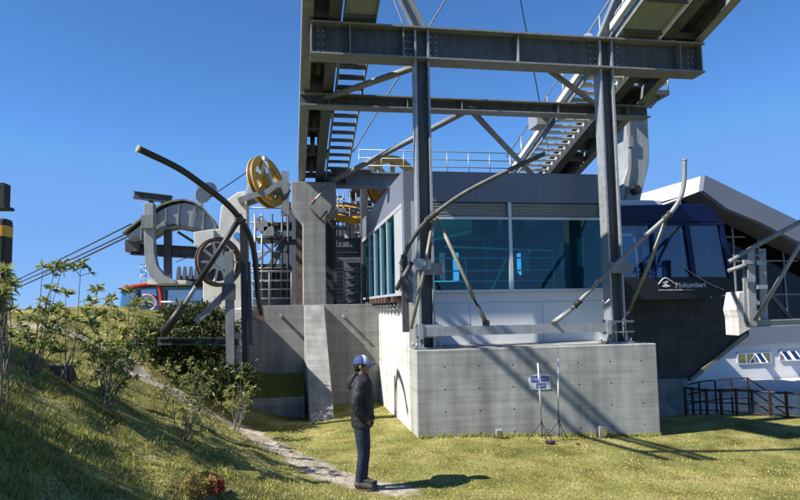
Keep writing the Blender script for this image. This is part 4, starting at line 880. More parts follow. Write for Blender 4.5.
# glass wall
gx0, gx1, gy_ = FP[8].x+.05, 24.5, 23.6
zb0 = P(760, 325, Y=gy_).z
MB().prism([(FP[8].x, gy_, zb0), (FP[4].x, gy_, zb0), (FP[4].x, gy_, FP[4].z+.01), (FP[5].x, gy_, FP[5].z+.01), (FP[6].x, gy_, FP[6].z+.01), (FP[7].x, gy_, FP[7].z+.01), (FP[8].x, gy_, FP[8].z+.01)], (0, .04, 0)).build('glass_wall', DKG, vb)
m = MB()
for x in np.arange(gx0, gx1, 1.15): m.box(x-.03, x+.03, gy_-.06, gy_-.005, zb0, float(np.interp(x, [FP[k].x for k in (8, 7, 6, 5, 4)], [FP[k].z for k in (8, 7, 6, 5, 4)]))-.01)
for z in (2.6, 4.0, 5.0): m.box(gx0, 24 if z < 4 else 21 if z < 5 else 18.6, gy_-.055, gy_-.008, z-.025, z+.025)
m.build('mullions', STEEL, vb)
MB().box(gx0, gx1, 29, 29.2, -1, 6).build('inner_wall', PANEL, vb)
MB().box(gx0+.2, gx1, gy_+.1, 29, zb0-.2, zb0).build('floor', CONC_B, vb)
# lower white storey
Yw = 21.2; zt = P(760, 343, Y=Yw).z; z1_ = P(760, 324, Y=Yw).z
xa = P(686, 380, Y=Yw).x
MB().box(xa-4, 32, Yw-.15, Yw+3, zt, z1_).build('floor_band', SLATE_L, vb)
MB().box(xa-4, 32, Yw, Yw+3, -5, zt).build('white_wall', WHITE, vb)
for (x0, x1, y0_, y1_) in ((737.5, 769.5, 351.5, 364.5), (779.5, 812, 349, 361.5)):
    a = P(x0, y1_, Y=Yw); b_ = P(x1, y0_, Y=Yw); w_ = MB(); n_ = 4
    fr = MB(); fr.box(a.x, b_.x, Yw-.05, Yw-.002, b_.z-.05, b_.z).box(a.x, b_.x, Yw-.05, Yw-.002, a.z, a.z+.05)
    for k in range(n_+1): x = a.x+(b_.x-a.x)*k/n_; fr.box(x-.03, x+.03, Yw-.049, Yw-.003, a.z+.05, b_.z-.05)
    f_ = fr.build('window', FRAME, vb)
    for k in range(n_):
        xk = a.x+(b_.x-a.x)*k/n_+.04; xm = a.x+(b_.x-a.x)*(k+1)/n_-.04; op = .28 if (k == 2 if x0 < 750 else k in (0, 1, 3)) else .0
        pn = MB(); pn.prism([(xk, Yw-.055-op, a.z+.06), (xm, Yw-.055-op, a.z+.06), (xm, Yw-.05, b_.z-.06), (xk, Yw-.05, b_.z-.06)], (0, .012, 0)); pn.build('pane', BLUG, f_)
        if op: MB().bar((xk, Yw-.06-op, a.z+.06), (xm, Yw-.06-op, a.z+.06), .04).bar((xk, Yw-.06-op, a.z+.06), (xk, Yw-.055, b_.z-.06), .03).bar((xm, Yw-.06-op, a.z+.06), (xm, Yw-.055, b_.z-.06), .03).build('sash', WHITE, f_)
# low terrace slab with white edge in front of the white wall
a = P(640, 396, Y=18.5); struct(MB().box(a.x, 24, 17.6, 21.1, a.z-1.5, a.z), 'terrace', CONC_W)

# ------------------------------------------------------------------ brown fences
fc = thing('fence', 'dark brown pipe fence running along the edge of the lawn on the right', 'fence', P(707, 411, Z=-.35))
fpts = [(686, 411, 388), (693.5, 412, 388.5), (707.5, 413, 390), (722, 415, 391), (737.5, 417, 390), (753.5, 419, 391), (771, 421, 392), (788, 422, 393), (808, 424, 394)]
fp = []
for x, yb2, yt in fpts:
    Y = 15.0-(x-686)/122*1.9; b_ = P(x, yb2, Y=Y); tpt = P(x, yt, Y=Y); z = tz(b_.x, b_.y); fp.append((V(b_.x, Y, min(z, b_.z)-.05), V(b_.x, Y, tpt.z)))
for b_, tp in fp: MB().bar(b_, tp+V(0, 0, .04), .05).build('post', FENCE, fc)
for f_, nm, r in ((1.0, 'top_rail', .025), (.55, 'mid_rail', .016), (.25, 'lower_rail', .014)):
    MB().tube([b_.lerp(tp, f_) for b_, tp in fp], r, 8).build(nm, FENCE, fc)
f2 = thing('ramp_railing', 'taller dark brown handrail with a sloping end behind the lawn fence', 'railing', P(715, 405, Y=17))
top = [(686, 385), (699, 382), (715, 380), (731, 378.5), (747.5, 378), (770, 393.5), (792, 409)]
tp = [P(x, y, Y=17-(x-700)*.008) for x, y in top]
for f_, nm in ((0, 'top_rail'), (.28, 'mid_rail'), (.56, 'lower_rail')): MB().tube([p-V(0, 0, f_) for p in tp], .02, 8).build(nm, FENCE, f2)
for p in tp[:-1]: MB().bar(p, V(p.x, p.y, min(p.z-1.0, tz(p.x, p.y))), .04).build('post', FENCE, f2)
# ------------------------------------------------------------------ plants
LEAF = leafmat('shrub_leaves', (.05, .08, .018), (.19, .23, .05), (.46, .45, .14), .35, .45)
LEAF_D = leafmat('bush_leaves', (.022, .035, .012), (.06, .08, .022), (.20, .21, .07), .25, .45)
LEAF_R = leafmat('cushion_leaves', (.22, .20, .06), (.50, .40, .14), (.55, .10, .04), .2, .6)
BARK = material('grey_brown_bark', (.27, .23, .18), .85, 0, (.09, .07, .055), scale=12, bump=.3, bscale=60)
def leaves(name, Ps, Ds, Ls, Ws, tone, mat, parent):
    N = len(Ps); Ps = np.asarray(Ps); Ds = np.asarray(Ds); Ds = Ds/np.linalg.norm(Ds, axis=1)[:, None]; Ls = np.asarray(Ls)[:, None]; Ws = np.asarray(Ws)[:, None]
    rv = rng.normal(size=(N, 3)); S = np.cross(Ds, rv); S /= np.linalg.norm(S, axis=1)[:, None]; Nn = np.cross(S, Ds); Nn *= np.sign(Nn[:, 2:3]+1e-6)
    mid = Ps+Ds*Ls*.45+Nn*Ls*.05; tip = Ps+Ds*Ls-V3(0, 0, 1)*Ls*.12
    co = np.stack([Ps, mid+S*Ws*.5, tip, mid-S*Ws*.5], 1).astype('f4')
    off = OFF[parent.name]; co = co-np.array(off, 'f4')
    me = bpy.data.meshes.new(name); me.vertices.add(4*N); me.vertices.foreach_set('co', co.astype('f4').ravel())
    idx = (np.arange(N)[:, None]*4+np.array([0, 1, 2, 0, 2, 3])[None, :]).ravel().astype('i4')
    me.loops.add(6*N); me.loops.foreach_set('vertex_index', idx); me.polygons.add(2*N); me.polygons.foreach_set('loop_start', np.arange(0, 6*N, 3, dtype='i4')); me.update()
    A = me.attributes.new('tone', 'FLOAT', 'POINT'); A.data.foreach_set('value', np.repeat(np.clip(tone, 0, 1), 4).astype('f4')); me.materials.append(mat)
    o = bpy.data.objects.new(name, me); COL.objects.link(o); o.parent = parent; OFF[o.name] = off; return o
def V3(*a): return np.array(a, float)
def rosette_shrub(label, base, tips, leafl=.12, n=26, group='whorled leaf shrubs on the mound', stray=5):
    t = thing('leafy_shrub', label, 'shrub', base, group); base = Vector(base); m = MB(); Ps = []; Ds = []; Ls = []; Ws = []; To = []
    tips = list(tips)+[Vector(base).lerp(Vector(q_), random.uniform(.45, .8))+V(random.uniform(-.12, .12), random.uniform(-.12, .12), 0) for q_ in tips if random.random() < .5]
    for tp in tips:
        tp = Vector(tp); b0 = base+V(random.uniform(-.08, .08), random.uniform(-.08, .08), -.05); h = (tp-b0).length
        md = b0.lerp(tp, .5)+V(random.uniform(-.06, .06)*h, random.uniform(-.06, .06)*h, -.03*h); c = catmull([b0, md, tp], 5)
        m.tube(c, [.008-.0045*i/(len(c)-1) for i in range(len(c))], 6)
        d = (c[-1]-c[-3]).normalized()
        for k in range(n):
            a = k*2.4; el_ = random.uniform(-.35, 1.1); u = d.orthogonal().normalized(); q = d.cross(u)
            dr = (u*math.cos(a)+q*math.sin(a))*math.cos(el_)+d*math.sin(el_)
            Ps.append(tp-d*random.uniform(0, .07)); Ds.append(dr); l = leafl*random.uniform(.6, 1.15); Ls.append(l); Ws.append(l*.27); To.append(random.gauss(.68, .22))
        for k in range(stray):
            p = c[random.randint(len(c)//2, len(c)-2)]; dr = V(random.gauss(0, 1), random.gauss(0, 1), random.uniform(0, 1)).normalized(); q = p+dr*random.uniform(.05, .2); m.tube([p, q], .004, 5)
            for j in range(9): Ps.append(q); Ds.append((dr+V(random.gauss(0, .8), random.gauss(0, .8), random.gauss(0, .8))).normalized()); l = leafl*random.uniform(.4, .8); Ls.append(l); Ws.append(l*.3); To.append(random.gauss(.5, .2))
    m.build('stems', BARK, t); leaves('foliage', Ps, Ds, Ls, Ws, np.array(To), LEAF, t); return t
def gp(x, Y):                                   # ground point under photo column x at depth Y
    p = P(x, 300, Y=Y); return V(p.x, Y, tz(p.x, Y))
def tips(lst, Y): return [P(x, y, Y=Y+random.uniform(-.25, .25)) for x, y in lst]
random.seed(11)
rosette_shrub('tall thin whorled shrub behind the weathered stone, reaching into the sky', gp(33, 7.9), tips([(43, 262), (56, 265), (64, 262), (52, 285), (38, 318), (30, 338), (60, 305), (45, 300)], 7.9), .12, 20, stray=3)
rosette_shrub('slender shrub whose single top rosette stands right of the weathered stone', gp(64, 8.2), tips([(81, 263), (66, 290), (72, 318), (85, 310), (92, 322)], 8.2), .125, 26, stray=3)
rosette_shrub('leafy shrub in front of the far blue gondola', gp(106, 8.8), tips([(97, 288), (112, 296), (130, 289), (137, 300), (118, 312), (103, 312), (146, 300), (92, 300)], 8.8), .13, 24, stray=4)
rosette_shrub('wide low shrub beside the upper gravel path', gp(112, 8.3), tips([(140, 330), (150, 335), (130, 345), (122, 330), (100, 340), (88, 345), (112, 352), (145, 350), (128, 362)], 8.3), .12, 24, stray=4)
rosette_shrub('shrub crossing in front of the dark post at the left edge', gp(2, 6.2), tips([(6, 268), (-6, 262), (10, 280), (2, 290), (-10, 280)], 6.2), .12, 24, stray=4)
rosette_shrub('bright green young shrub just right of the gravel path', gp(168, 10.5), tips([(168, 362), (178, 367), (160, 368), (174, 374), (166, 378)], 10.5), .09, 16, stray=5)
rosette_shrub('upright young shrub below the dark bushes', gp(196, 10.8), tips([(190, 358), (195, 368), (203, 372), (187, 374), (212, 378), (205, 384)], 10.8), .09, 16, stray=5)
rosette_shrub('low shrub near the foot of the pale end wall', gp(236, 12.0), tips([(240, 376), (247, 383), (232, 386), (226, 392), (244, 395), (252, 388)], 12.0), .1, 16, stray=5)
rosette_shrub('bare stemmed shrub on the near edge of the gravel path', hit(184, 440), tips([(176, 400), (188, 398), (200, 402), (170, 412), (196, 416), (184, 408), (205, 412), (192, 424)], hit(184, 440).y), .06, 13, stray=3)
def bush(label, c, rx, ry, rz, n, leafl=.1, mat=None, group=None, stems=7, dens=None):
    t = thing('bush', label, 'bush', (c[0], c[1], c[2]-rz), group); m = MB(); Ps = []; Ds = []; c = V3(*c)
    cl = rng.normal(size=(46, 3)); cl /= np.linalg.norm(cl, axis=1)[:, None]; cl *= (.35+.6*rng.random((46, 1)))
    for k in range(stems):
        e = cl[k]*V3(rx, ry, rz)+c; m.tube([Vector((c[0]+random.uniform(-.1, .1), c[1], c[2]-rz)), Vector((c+V3(rx, ry, rz)*cl[k]*.4)), Vector(e)], [.03, .018, .008], 6)
    which = rng.integers(0, 46, n); p = cl[which]+rng.normal(size=(n, 3))*.14; p = p*V3(rx, ry, rz)+c
    d = (p-c)/V3(rx, ry, rz)+rng.normal(size=(n, 3))*.6+V3(0, 0, .3); l = leafl*(.6+.7*rng.random(n))
    m.build('stems', BARK, t); leaves('foliage', p, d, l, l*.38, rng.normal(.45, .18, n)+(cl[which][:, 2])*.15, mat or LEAF_D, t); return t
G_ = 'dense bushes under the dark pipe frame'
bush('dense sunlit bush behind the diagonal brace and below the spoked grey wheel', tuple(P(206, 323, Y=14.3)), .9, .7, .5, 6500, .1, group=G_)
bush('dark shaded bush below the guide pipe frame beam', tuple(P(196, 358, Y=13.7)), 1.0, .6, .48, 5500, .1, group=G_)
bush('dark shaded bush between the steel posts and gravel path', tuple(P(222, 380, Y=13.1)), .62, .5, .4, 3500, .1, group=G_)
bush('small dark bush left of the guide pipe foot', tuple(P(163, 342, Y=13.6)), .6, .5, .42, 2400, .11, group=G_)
cc = hit(202, 494); cz = tz(cc.x, cc.y)
cu = thing('cushion_plant', 'low cushion plant with straw green leaves turning red on its right side', 'plant', (cc.x, cc.y, cz))
m = MB(); m.ball((cc.x, cc.y, cz+.01), .15, .15, .13); m.build('woody_heart', BARK, cu)
n_ = 5200; dd = rng.normal(size=(n_, 3)); dd /= np.linalg.norm(dd, axis=1)[:, None]; dd[:, 2] = np.abs(dd[:, 2]); r_ = .9+.18*rng.random((n_, 1))+.12*np.sin(dd[:, :1]*9)*np.cos(dd[:, 1:2]*8)
pp = V3(cc.x, cc.y, cz)+dd*r_*V3(.19, .18, .17); leaves('foliage', pp, dd+rng.normal(size=(n_, 3))*.5, .03*(.6+.8*rng.random(n_)), .012*np.ones(n_), np.clip(.45+rng.normal(0, .16, n_)+np.clip(dd[:, 0]*.75-dd[:, 2]*.25, -.1, .6), 0, 1), LEAF_R, cu)
# off to the left: trees whose shade falls on the near slope
def tree(label, x, y, h, r, n):
    z0 = tz(x, y); t = thing('shade_tree', label, 'tree', (x, y, z0), 'trees left of the mound'); m = MB()
    m.tube(catmull([(x, y, z0-.2), (x+.1, y, z0+h*.3), (x-.1, y+.1, z0+h*.62), (x, y, z0+h*.9)], 4), [.24-.2*i/12 for i in range(13)], 9)
    cl = rng.normal(size=(60, 3)); cl /= np.linalg.norm(cl, axis=1)[:, None]; cl *= .3+.7*rng.random((60, 1)); ctr = V3(x, y, z0+h*.7); rad = V3(r, r, h*.33)
    for k in range(14): e = ctr+cl[k]*rad; m.tube([Vector((x, y, z0+h*(.3+.03*k))), Vector((e+ctr)/2+V3(0, 0, -.2)), Vector(e)], [.08, .05, .02], 6)
    m.build('trunk', BARK, t); w_ = rng.integers(0, 60, n); p = ctr+(cl[w_]+rng.normal(size=(n, 3))*.13)*rad
    leaves('crown', p, rng.normal(size=(n, 3))+V3(0, 0, .3), .24*(.7+.6*rng.random(n)), .13*(.7+.6*rng.random(n)), rng.normal(.45, .2, n), LEAF_D, t)
tree('broad leafy tree outside the left edge shading the near slope', -9.0, 1.35, 8.4, 2.8, 30000)
tree('smaller leafy tree outside the left edge, farther up the mound', -9.8, 6.2, 6.2, 1.3, 4500)

# ------------------------------------------------------------------ stones
STONE = material('lichen_grey_stone', (.15, .125, .095), .9, 0, (.05, .043, .033), scale=14, amt=.3, bump=.5, bscale=30)
def stone(label, c, r, sc, seed, name='stone'):
    m = MB(); bm = bmesh.new(); bmesh.ops.create_icosphere(bm, subdivisions=4, radius=1); vs_ = []
    for v in bm.verts:
        d = noise.noise(v.co*1.3+V(seed, 0, 0))*.35+noise.noise(v.co*4+V(seed, 3, 0))*.1; q = v.co*(1+d); q.z = min(q.z, .55+.1*noise.noise(v.co*3)); vs_.append((c[0]+q.x*r*sc[0], c[1]+q.y*r*sc[1], c[2]+q.z*r*sc[2]))
    m.add(vs_, [tuple(v.index for v in f.verts) for f in bm.faces], True); bm.free()
    return tag(m.build(name, STONE), label, 'stone')
p = hit(60, 376); stone('weathered flat topped stone on the grass under the tall thin shrubs', (p.x, p.y, p.z+.04), .17, (1.1, .8, .85), 3)
p = hit(227, 492); stone('small grey stone at the right foot of the red tinged cushion plant', (p.x, p.y, tz(p.x, p.y)+.0), .05, (1, 1, .9), 8)

# ------------------------------------------------------------------ black post at the left edge
Yq = 9.0; a = P(-10, 300, Y=Yq); b_ = P(2.0, 300, Y=Yq); bz = tz(a.x, Yq)
bp_ = thing('barrier_post', 'thick black post with a yellow band at the left edge', 'post', ((a.x+b_.x)/2, Yq, bz))
cx = (a.x+b_.x)/2; w_ = (b_.x-a.x)/2
def rr_(z, s, ww=w_): return [V(cx+math.copysign(abs(math.cos(t_))**.4, math.cos(t_))*ww*s, Yq+.15+math.copysign(abs(math.sin(t_))**.4, math.sin(t_))*.15*s, z) for t_ in np.linspace(0, 2*math.pi, 24, endpoint=False)]
zt_ = P(5, 218, Y=Yq).z; zy1 = P(5, 225, Y=Yq).z; zy0 = P(5, 236, Y=Yq).z; zk = P(5, 282, Y=Yq).z
MB().rings([rr_(zk, .8), rr_(P(5, 268, Y=Yq).z, .82), rr_(P(5, 262, Y=Yq).z, 1), rr_(zt_-.08, 1), rr_(zt_-.02, .93), rr_(zt_, .78)], smooth=False).build('shaft', BLACK, bp_)
MB().rings([rr_(zy0, 1.02), rr_(zy1, 1.02)], smooth=False, cap=False).build('yellow_band', YELLOW, bp_)
MB().rings([rr_(bz-.1, .75), rr_(zk, .7)], smooth=False).build('stone_foot', STONE, bp_)
MB().box(cx-.12, P(2, 200, Y=Yq).x, Yq+.05, Yq+.25, P(2, 205, Y=Yq).z, P(2, 182, Y=Yq).z).box(cx-.12, P(5, 200, Y=Yq).x, Yq, Yq+.3, P(2, 208, Y=Yq).z, P(2, 205, Y=Yq).z).bar((cx-.09, Yq+.15, zt_-.02), (cx-.09, Yq+.15, P(2, 207, Y=Yq).z), .04).build('lamp_head', BLACK, bp_)
tag(MB().bar(P(6, 258, Y=10.5), P(12, 312, Y=10.5), .05).build('stay_rod', STEEL), 'thin grey stay rod slanting beside the black post', 'rod')

# ------------------------------------------------------------------ wall sign, stands, floodlights
SIGNB = material('sign_board_white', (.62, .68, .68), .45, 0, (.56, .62, .63), scale=3, bump=0)
SBLUE = material('sign_blue', (.02, .035, .32), .45, 0, (.018, .03, .27), scale=4, bump=0)
Ys = YB-.012; a = P(530.3, 390, Y=Ys); b_ = P(550.5, 375, Y=Ys)
sn = thing('wall_sign', 'small white notice board with three blue blocks on the plinth face', 'sign', ((a.x+b_.x)/2, Ys, a.z))
MB().prism([V(a.x, Ys, a.z), V(b_.x, Ys, a.z), V(b_.x-.01, Ys, b_.z-.01), V((a.x+b_.x)/2+.02, Ys, b_.z+.05), V(a.x-.03, Ys, b_.z-.05)], (0, .01, 0)).build('board', SIGNB, sn)
for i, (x0, x1, y0_, y1_, tx) in enumerate(((531, 538.5, 376, 382, 'CAJA'), (540.8, 549.2, 376, 381.2, 'SALIDA'), (536.3, 545.2, 383, 388, 'WC'))):
    q = P(x0, y1_, Y=Ys); r = P(x1, y0_, Y=Ys); MB().box(q.x, r.x, Ys-.006, Ys-.001, q.z, r.z).build('blue_block', SBLUE, sn)
    m = MB(); wd = r.x-q.x; hh = r.z-q.z                       # short strokes: the lettering is not readable in the photograph
    for row, k in ((.66, 4), (.36, 5)):
        for j in range(k): xx = q.x+wd*(.16+.68*j/(k-1)); m.box(xx-.006, xx+.006, Ys-.009, Ys-.0065, q.z+hh*row-.011, q.z+hh*row+.009)
    m.build('lettering', LW, sn)
def stand(label, base, top, mid, white_r=.016):
    t = thing('tripod_stand', label, 'stand', base, 'slim tripod stands in front of the plinth'); base = Vector(base); top = Vector(top); mid = Vector(mid)
    MB().tube([mid, top], [.02, .012], 10).build('white_pole', WHITE, t)
    MB().tube([V(mid.x, mid.y, base.z+.06), mid], .009, 8).build('dark_pole', BLACK, t)
    hb_ = V(mid.x, mid.y, base.z+.34)
    MB().disc(hb_, (0, 0, 1), .02, .05, 10).build('collar', BLACK, t)
    for k in range(3):
        an = k*2.094+.5; f_ = V(base.x+math.cos(an)*.26, base.y+math.sin(an)*.26, 0); f_.z = tz(f_.x, f_.y)+.01
        m = MB(); m.tube([hb_, f_], .007, 6).tube([V(mid.x, mid.y, base.z+.1), hb_.lerp(f_, .55)], .005, 6); m.build('leg', BLACK, t); 
    return t
p = P(542, 434, Y=11.15); p.z = tz(p.x, p.y); stand('slim tripod with a white pole standing in front of the blue and white notice', p, P(537.8, 363, Y=11.15), P(541, 408, Y=11.15))
p = P(558.5, 434, Y=11.25); p.z = tz(p.x, p.y); stand('slim tripod with a white pole standing right of the blue and white notice', p, P(558.3, 359, Y=11.25), P(558.3, 404, Y=11.25))
def flood(label, p, s):
    t = thing('floodlight', label, 'floodlight', p, 'small floodlights on the grass along the plinth'); x, y, z = p
    MB().add([(x-.07*s, y-.02, z+.03), (x+.07*s, y-.02, z+.03), (x+.07*s, y+.08, z+.0), (x-.07*s, y+.08, z), (x-.07*s, y-.06, z+.18*s), (x+.07*s, y-.06, z+.18*s), (x+.07*s, y+.05, z+.2*s), (x-.07*s, y+.05, z+.2*s)],
             [(0, 3, 2, 1), (4, 5, 6, 7), (0, 1, 5, 4), (1, 2, 6, 5), (2, 3, 7, 6), (3, 0, 4, 7)]).build('housing', GALV, t, bevel=.008)
    MB().add([(x-.055*s, y-.032, z+.045), (x+.055*s, y-.032, z+.045), (x+.055*s, y-.062, z+.165*s), (x-.055*s, y-.062, z+.165*s)], [(0, 1, 2, 3)]).build('lens', BLUG, t)
    MB().tube([(x-.09*s, y+.03, z-.03), (x-.09*s, y+.03, z+.1*s)], .008, 6).tube([(x+.09*s, y+.03, z-.03), (x+.09*s, y+.03, z+.1*s)], .008, 6).build('yoke', BLACK, t)
q = gp(495, 11.45); flood('small grey floodlight on the grass left of the tripods', (q.x, q.y, q.z+.01), .8)
q = gp(597, 11.45); flood('larger grey floodlight on the grass near the right end of the plinth', (q.x, q.y, q.z+.01), 1.1)
q = gp(570.5, 10.9); tag(MB().ball((q.x, q.y, q.z+.02), .045, .03, .018).ball((q.x+.05, q.y, q.z+.015), .025, .02, .014).build('red_bag', BRICK, bevel=0), 'small dark red bundle lying on the grass right of the tripods', 'bag')
q = gp(546, 10.95); tag(MB().ball((q.x, q.y, q.z+.035), .08, .05, .035).ball((q.x-.05, q.y+.03, q.z+.03), .05, .05, .03).build('sandbag', BLACK), 'small black weight bag lying between the tripod feet', 'bag')
# bent tube stub on the right column and pipe stubs on the yard wall
tag(MB().tube(catmull([P(603, 301, Y=11.8), P(606, 303, Y=11.6), P(610, 299, Y=11.55)], 4), .022, 8).build('hook', GALV), 'small bent hook on the right portal column', 'hook')
for x, lab in ((281, 'small pipe stub left of the buttress high on the yard wall'), (343, 'small pipe stub right of the buttress high on the yard wall')):
    a = P(x, 316, Y=16.6); tag(MB().tube([a, a+V(0, -.22, -.02)], .04, 10).build('pipe_stub', GALV), lab, 'pipe', 'pipe stubs on the yard wall')
# unseen rails and arms added to throw shade bands across the plinth
orr = thing('shade_rail_rig', 'unseen overhead steel rails added left of the left boom to shade the plinth', 'steel frame', (-3.4, 9.5, 8.4))
for x in (-3.75, -3.2, -2.95): MB().bar((x, 12.0, 8.3), (x, 7.0, 8.3+5*TI), .09, .11).build('rail', STEEL, orr)
for y in (11.2, 7.6): MB().bar((-3.9, y, 8.45+(12-y)*TI), (.3, y, 8.45+(12-y)*TI), .12, .14).build('shade_rig_arm', STEEL, orr)
# gravel pebbles
N = 1500; k_ = rng.integers(0, len(PP)-1, N); f_ = rng.random(N); X = np.array([PP[i].x*(1-f)+PP[i+1].x*f for i, f in zip(k_, f_)])+rng.normal(0, .17, N); Y = np.array([PP[i].y*(1-f)+PP[i+1].y*f for i, f in zip(k_, f_)])+rng.normal(0, .17, N)
Z = Tz(X, Y); S_ = .006+.016*rng.random(N)**3; m = MB(); O6 = np.array([(1, 0, 0), (0, 1, 0), (-1, 0, 0), (0, -1, 0), (0, 0, .7), (0, 0, -.7)], float); F8 = [(0, 1, 4), (1, 2, 4), (2, 3, 4), (3, 0, 4), (1, 0, 5), (2, 1, 5), (3, 2, 5), (0, 3, 5)]
for i in range(N): m.add((O6*S_[i]*(.7+.6*rng.random((6, 3)))+V3(X[i], Y[i], Z[i])).tolist(), F8)
GRAV = material('pale_gravel', (.52, .46, .37), .9, 0, (.28, .24, .19), scale=30, bump=0)
tag(m.build('gravel', GRAV, loc=(0, 0, 0)), 'loose pale pebbles scattered on the path', 'gravel', kind='stuff')

# ------------------------------------------------------------------ the person
SKIN = material('skin', (.36, .19, .12), .5, 0, (.30, .15, .095), scale=20, bump=0)
HAIR = material('dark_hair', (.018, .013, .01), .6, 0, scale=60, bump=.2)
JACK = material('charcoal_puffer_fabric', (.014, .014, .017), .7, 0, (.01, .01, .012), scale=9, bump=.25, bscale=25)
JEAN = material('dark_blue_denim', (.012, .02, .05), .85, 0, (.007, .011, .03), scale=9, amt=.3, bump=.2, bscale=90)
CAPB = material('blue_cap_cloth', (.03, .055, .19), .8, 0, (.022, .04, .14), scale=20, bump=.05)
CAPW = material('white_cap_cloth', (.72, .72, .74), .75, 0, (.6, .6, .63), scale=20, bump=.05)
SHOE = material('grey_brown_shoe_leather', (.10, .085, .075), .7, 0, (.05, .045, .04), scale=25, bump=.2)
SOLE = material('brown_sole', (.16, .10, .055), .8, 0, scale=20)
pb = P(363, 489, Z=-.0); px_, py_ = pb.x, pb.y; pz = tz(px_, py_)
pa = -R_(9.84+2); fx = V(math.cos(pa), math.sin(pa), 0); lx = V(-math.sin(pa), math.cos(pa), 0)
def W(x, y, z): return V(px_, py_, pz)+fx*x+lx*y+V(0, 0, z)
def loft(m, rs, n=20, cap=True):     # rs: (cx, cy, cz, rx, ry) horizontal ellipses
    m.rings([[W(c[0]+c[3]*math.cos(2*math.pi*k/n), c[1]+c[4]*math.sin(2*math.pi*k/n), c[2]) for k in range(n)] for c in rs], cap=cap)
def limb(m, pts, rs, n=14):
    c = catmull([W(*p) for p in pts], 5); rr2 = []
    for i in range(len(pts)-1): rr2 += [rs[i]+(rs[i+1]-rs[i])*k/5 for k in range(5)]
    m.tube(c, rr2+[rs[-1]], n)
pr_ = thing('person', 'person in blue and white cap, charcoal hooded jacket and dark jeans standing on the lawn', 'person', (px_, py_, pz))
m = MB()
# trunk and legs
loft(m, [(0, 0, .84, .11, .16), (0, 0, .95, .12, .17), (0, 0, 1.08, .105, .15), (.01, 0, 1.25, .12, .17), (.0, 0, 1.38, .11, .18), (-.01, 0, 1.44, .07, .1), (-.01, 0, 1.5, .052, .055)])
# head (eyes at half height): skull, jaw, nose, lips, brow, ears, neck
limb(m, [(-.015, 0, 1.42), (.0, 0, 1.54)], [.055, .052])
HZ = 1.50
loft(m, [(.045, 0, HZ-.005, .035, .03), (.04, 0, HZ+.01, .055, .045), (.03, 0, HZ+.035, .072, .058), (.02, 0, HZ+.065, .083, .066), (.01, 0, HZ+.10, .092, .072), (.0, 0, HZ+.14, .097, .075), (-.005, 0, HZ+.18, .092, .071), (-.008, 0, HZ+.21, .072, .056), (-.01, 0, HZ+.228, .035, .028)], 24)
m.ball(W(.108, 0, HZ+.085), .022, .014, .017).ball(W(.102, 0, HZ+.105), .012, .01, .022).ball(W(.097, 0, HZ+.05), .013, .022, .007).ball(W(.095, 0, HZ+.038), .012, .02, .007).ball(W(.08, 0, HZ+.01), .022, .02, .016).ball(W(.085, 0, HZ+.13), .018, .045, .012)
for s in (-1, 1): m.ball(W(-.005, s*.077, HZ+.095), .022, .01, .032).ball(W(.06, s*.045, HZ+.075), .03, .02, .022)
for s in (-1, 1):
    limb(m, [(-.0, s*.15, 1.38), (-.05, s*.235, 1.15), (.03, s*.19, .97)], [.055, .045, .034])
    # hand resting in the jacket pocket: palm, five bent fingers, thumb
    limb(m, [(.03, s*.19, .97), (.06, s*.165, .93), (.085, s*.15, .90)], [.032, .034, .03])
    for k in range(4): limb(m, [(.08, s*(.135+.012*k), .915-.018*k+.02), (.11, s*(.13+.01*k), .90-.018*k+.012), (.125-.004*k, s*(.12+.01*k), .875-.016*k+.012)], [.0095, .0088, .0075], 8)
    limb(m, [(.06, s*.135, .94), (.09, s*.115, .945), (.11, s*.11, .935)], [.012, .011, .009], 8)
limb(m, [(0, .085, .9), (.015, .085, .5), (-.02, .085, .1)], [.085, .055, .042]); limb(m, [(0, -.085, .9), (.01, -.08, .5), (-.03, -.08, .1)], [.085, .055, .042])
for s, dx in ((1, .03), (-1, -.01)): limb(m, [(dx-.06, s*.085, .06), (dx+.05, s*.09, .045), (dx+.15, s*.095, .03)], [.035, .035, .028])
bo = m.build('body', SKIN, pr_); rmd = bo.modifiers.new('remesh', 'REMESH'); rmd.mode = 'VOXEL'; rmd.voxel_size = .0065; rmd.use_smooth_shade = True
sm_ = bo.modifiers.new('s', 'SMOOTH'); sm_.factor = .5; sm_.iterations = 3
for s in (-1, 1):
    MB().ball(W(.086, s*.03, HZ+.108), .011, .012, .009).build('eye', BLACK, pr_)
# hair under the cap
m = MB(); loft(m, [(-.055, 0, HZ+.035, .04, .05), (-.04, 0, HZ+.07, .062, .068), (-.03, 0, HZ+.12, .08, .08), (-.025, 0, HZ+.15, .085, .082)], 20)
for s in (-1, 1): m.ball(W(.02, s*.07, HZ+.12), .03, .012, .035)
m.build('hair', HAIR, pr_)
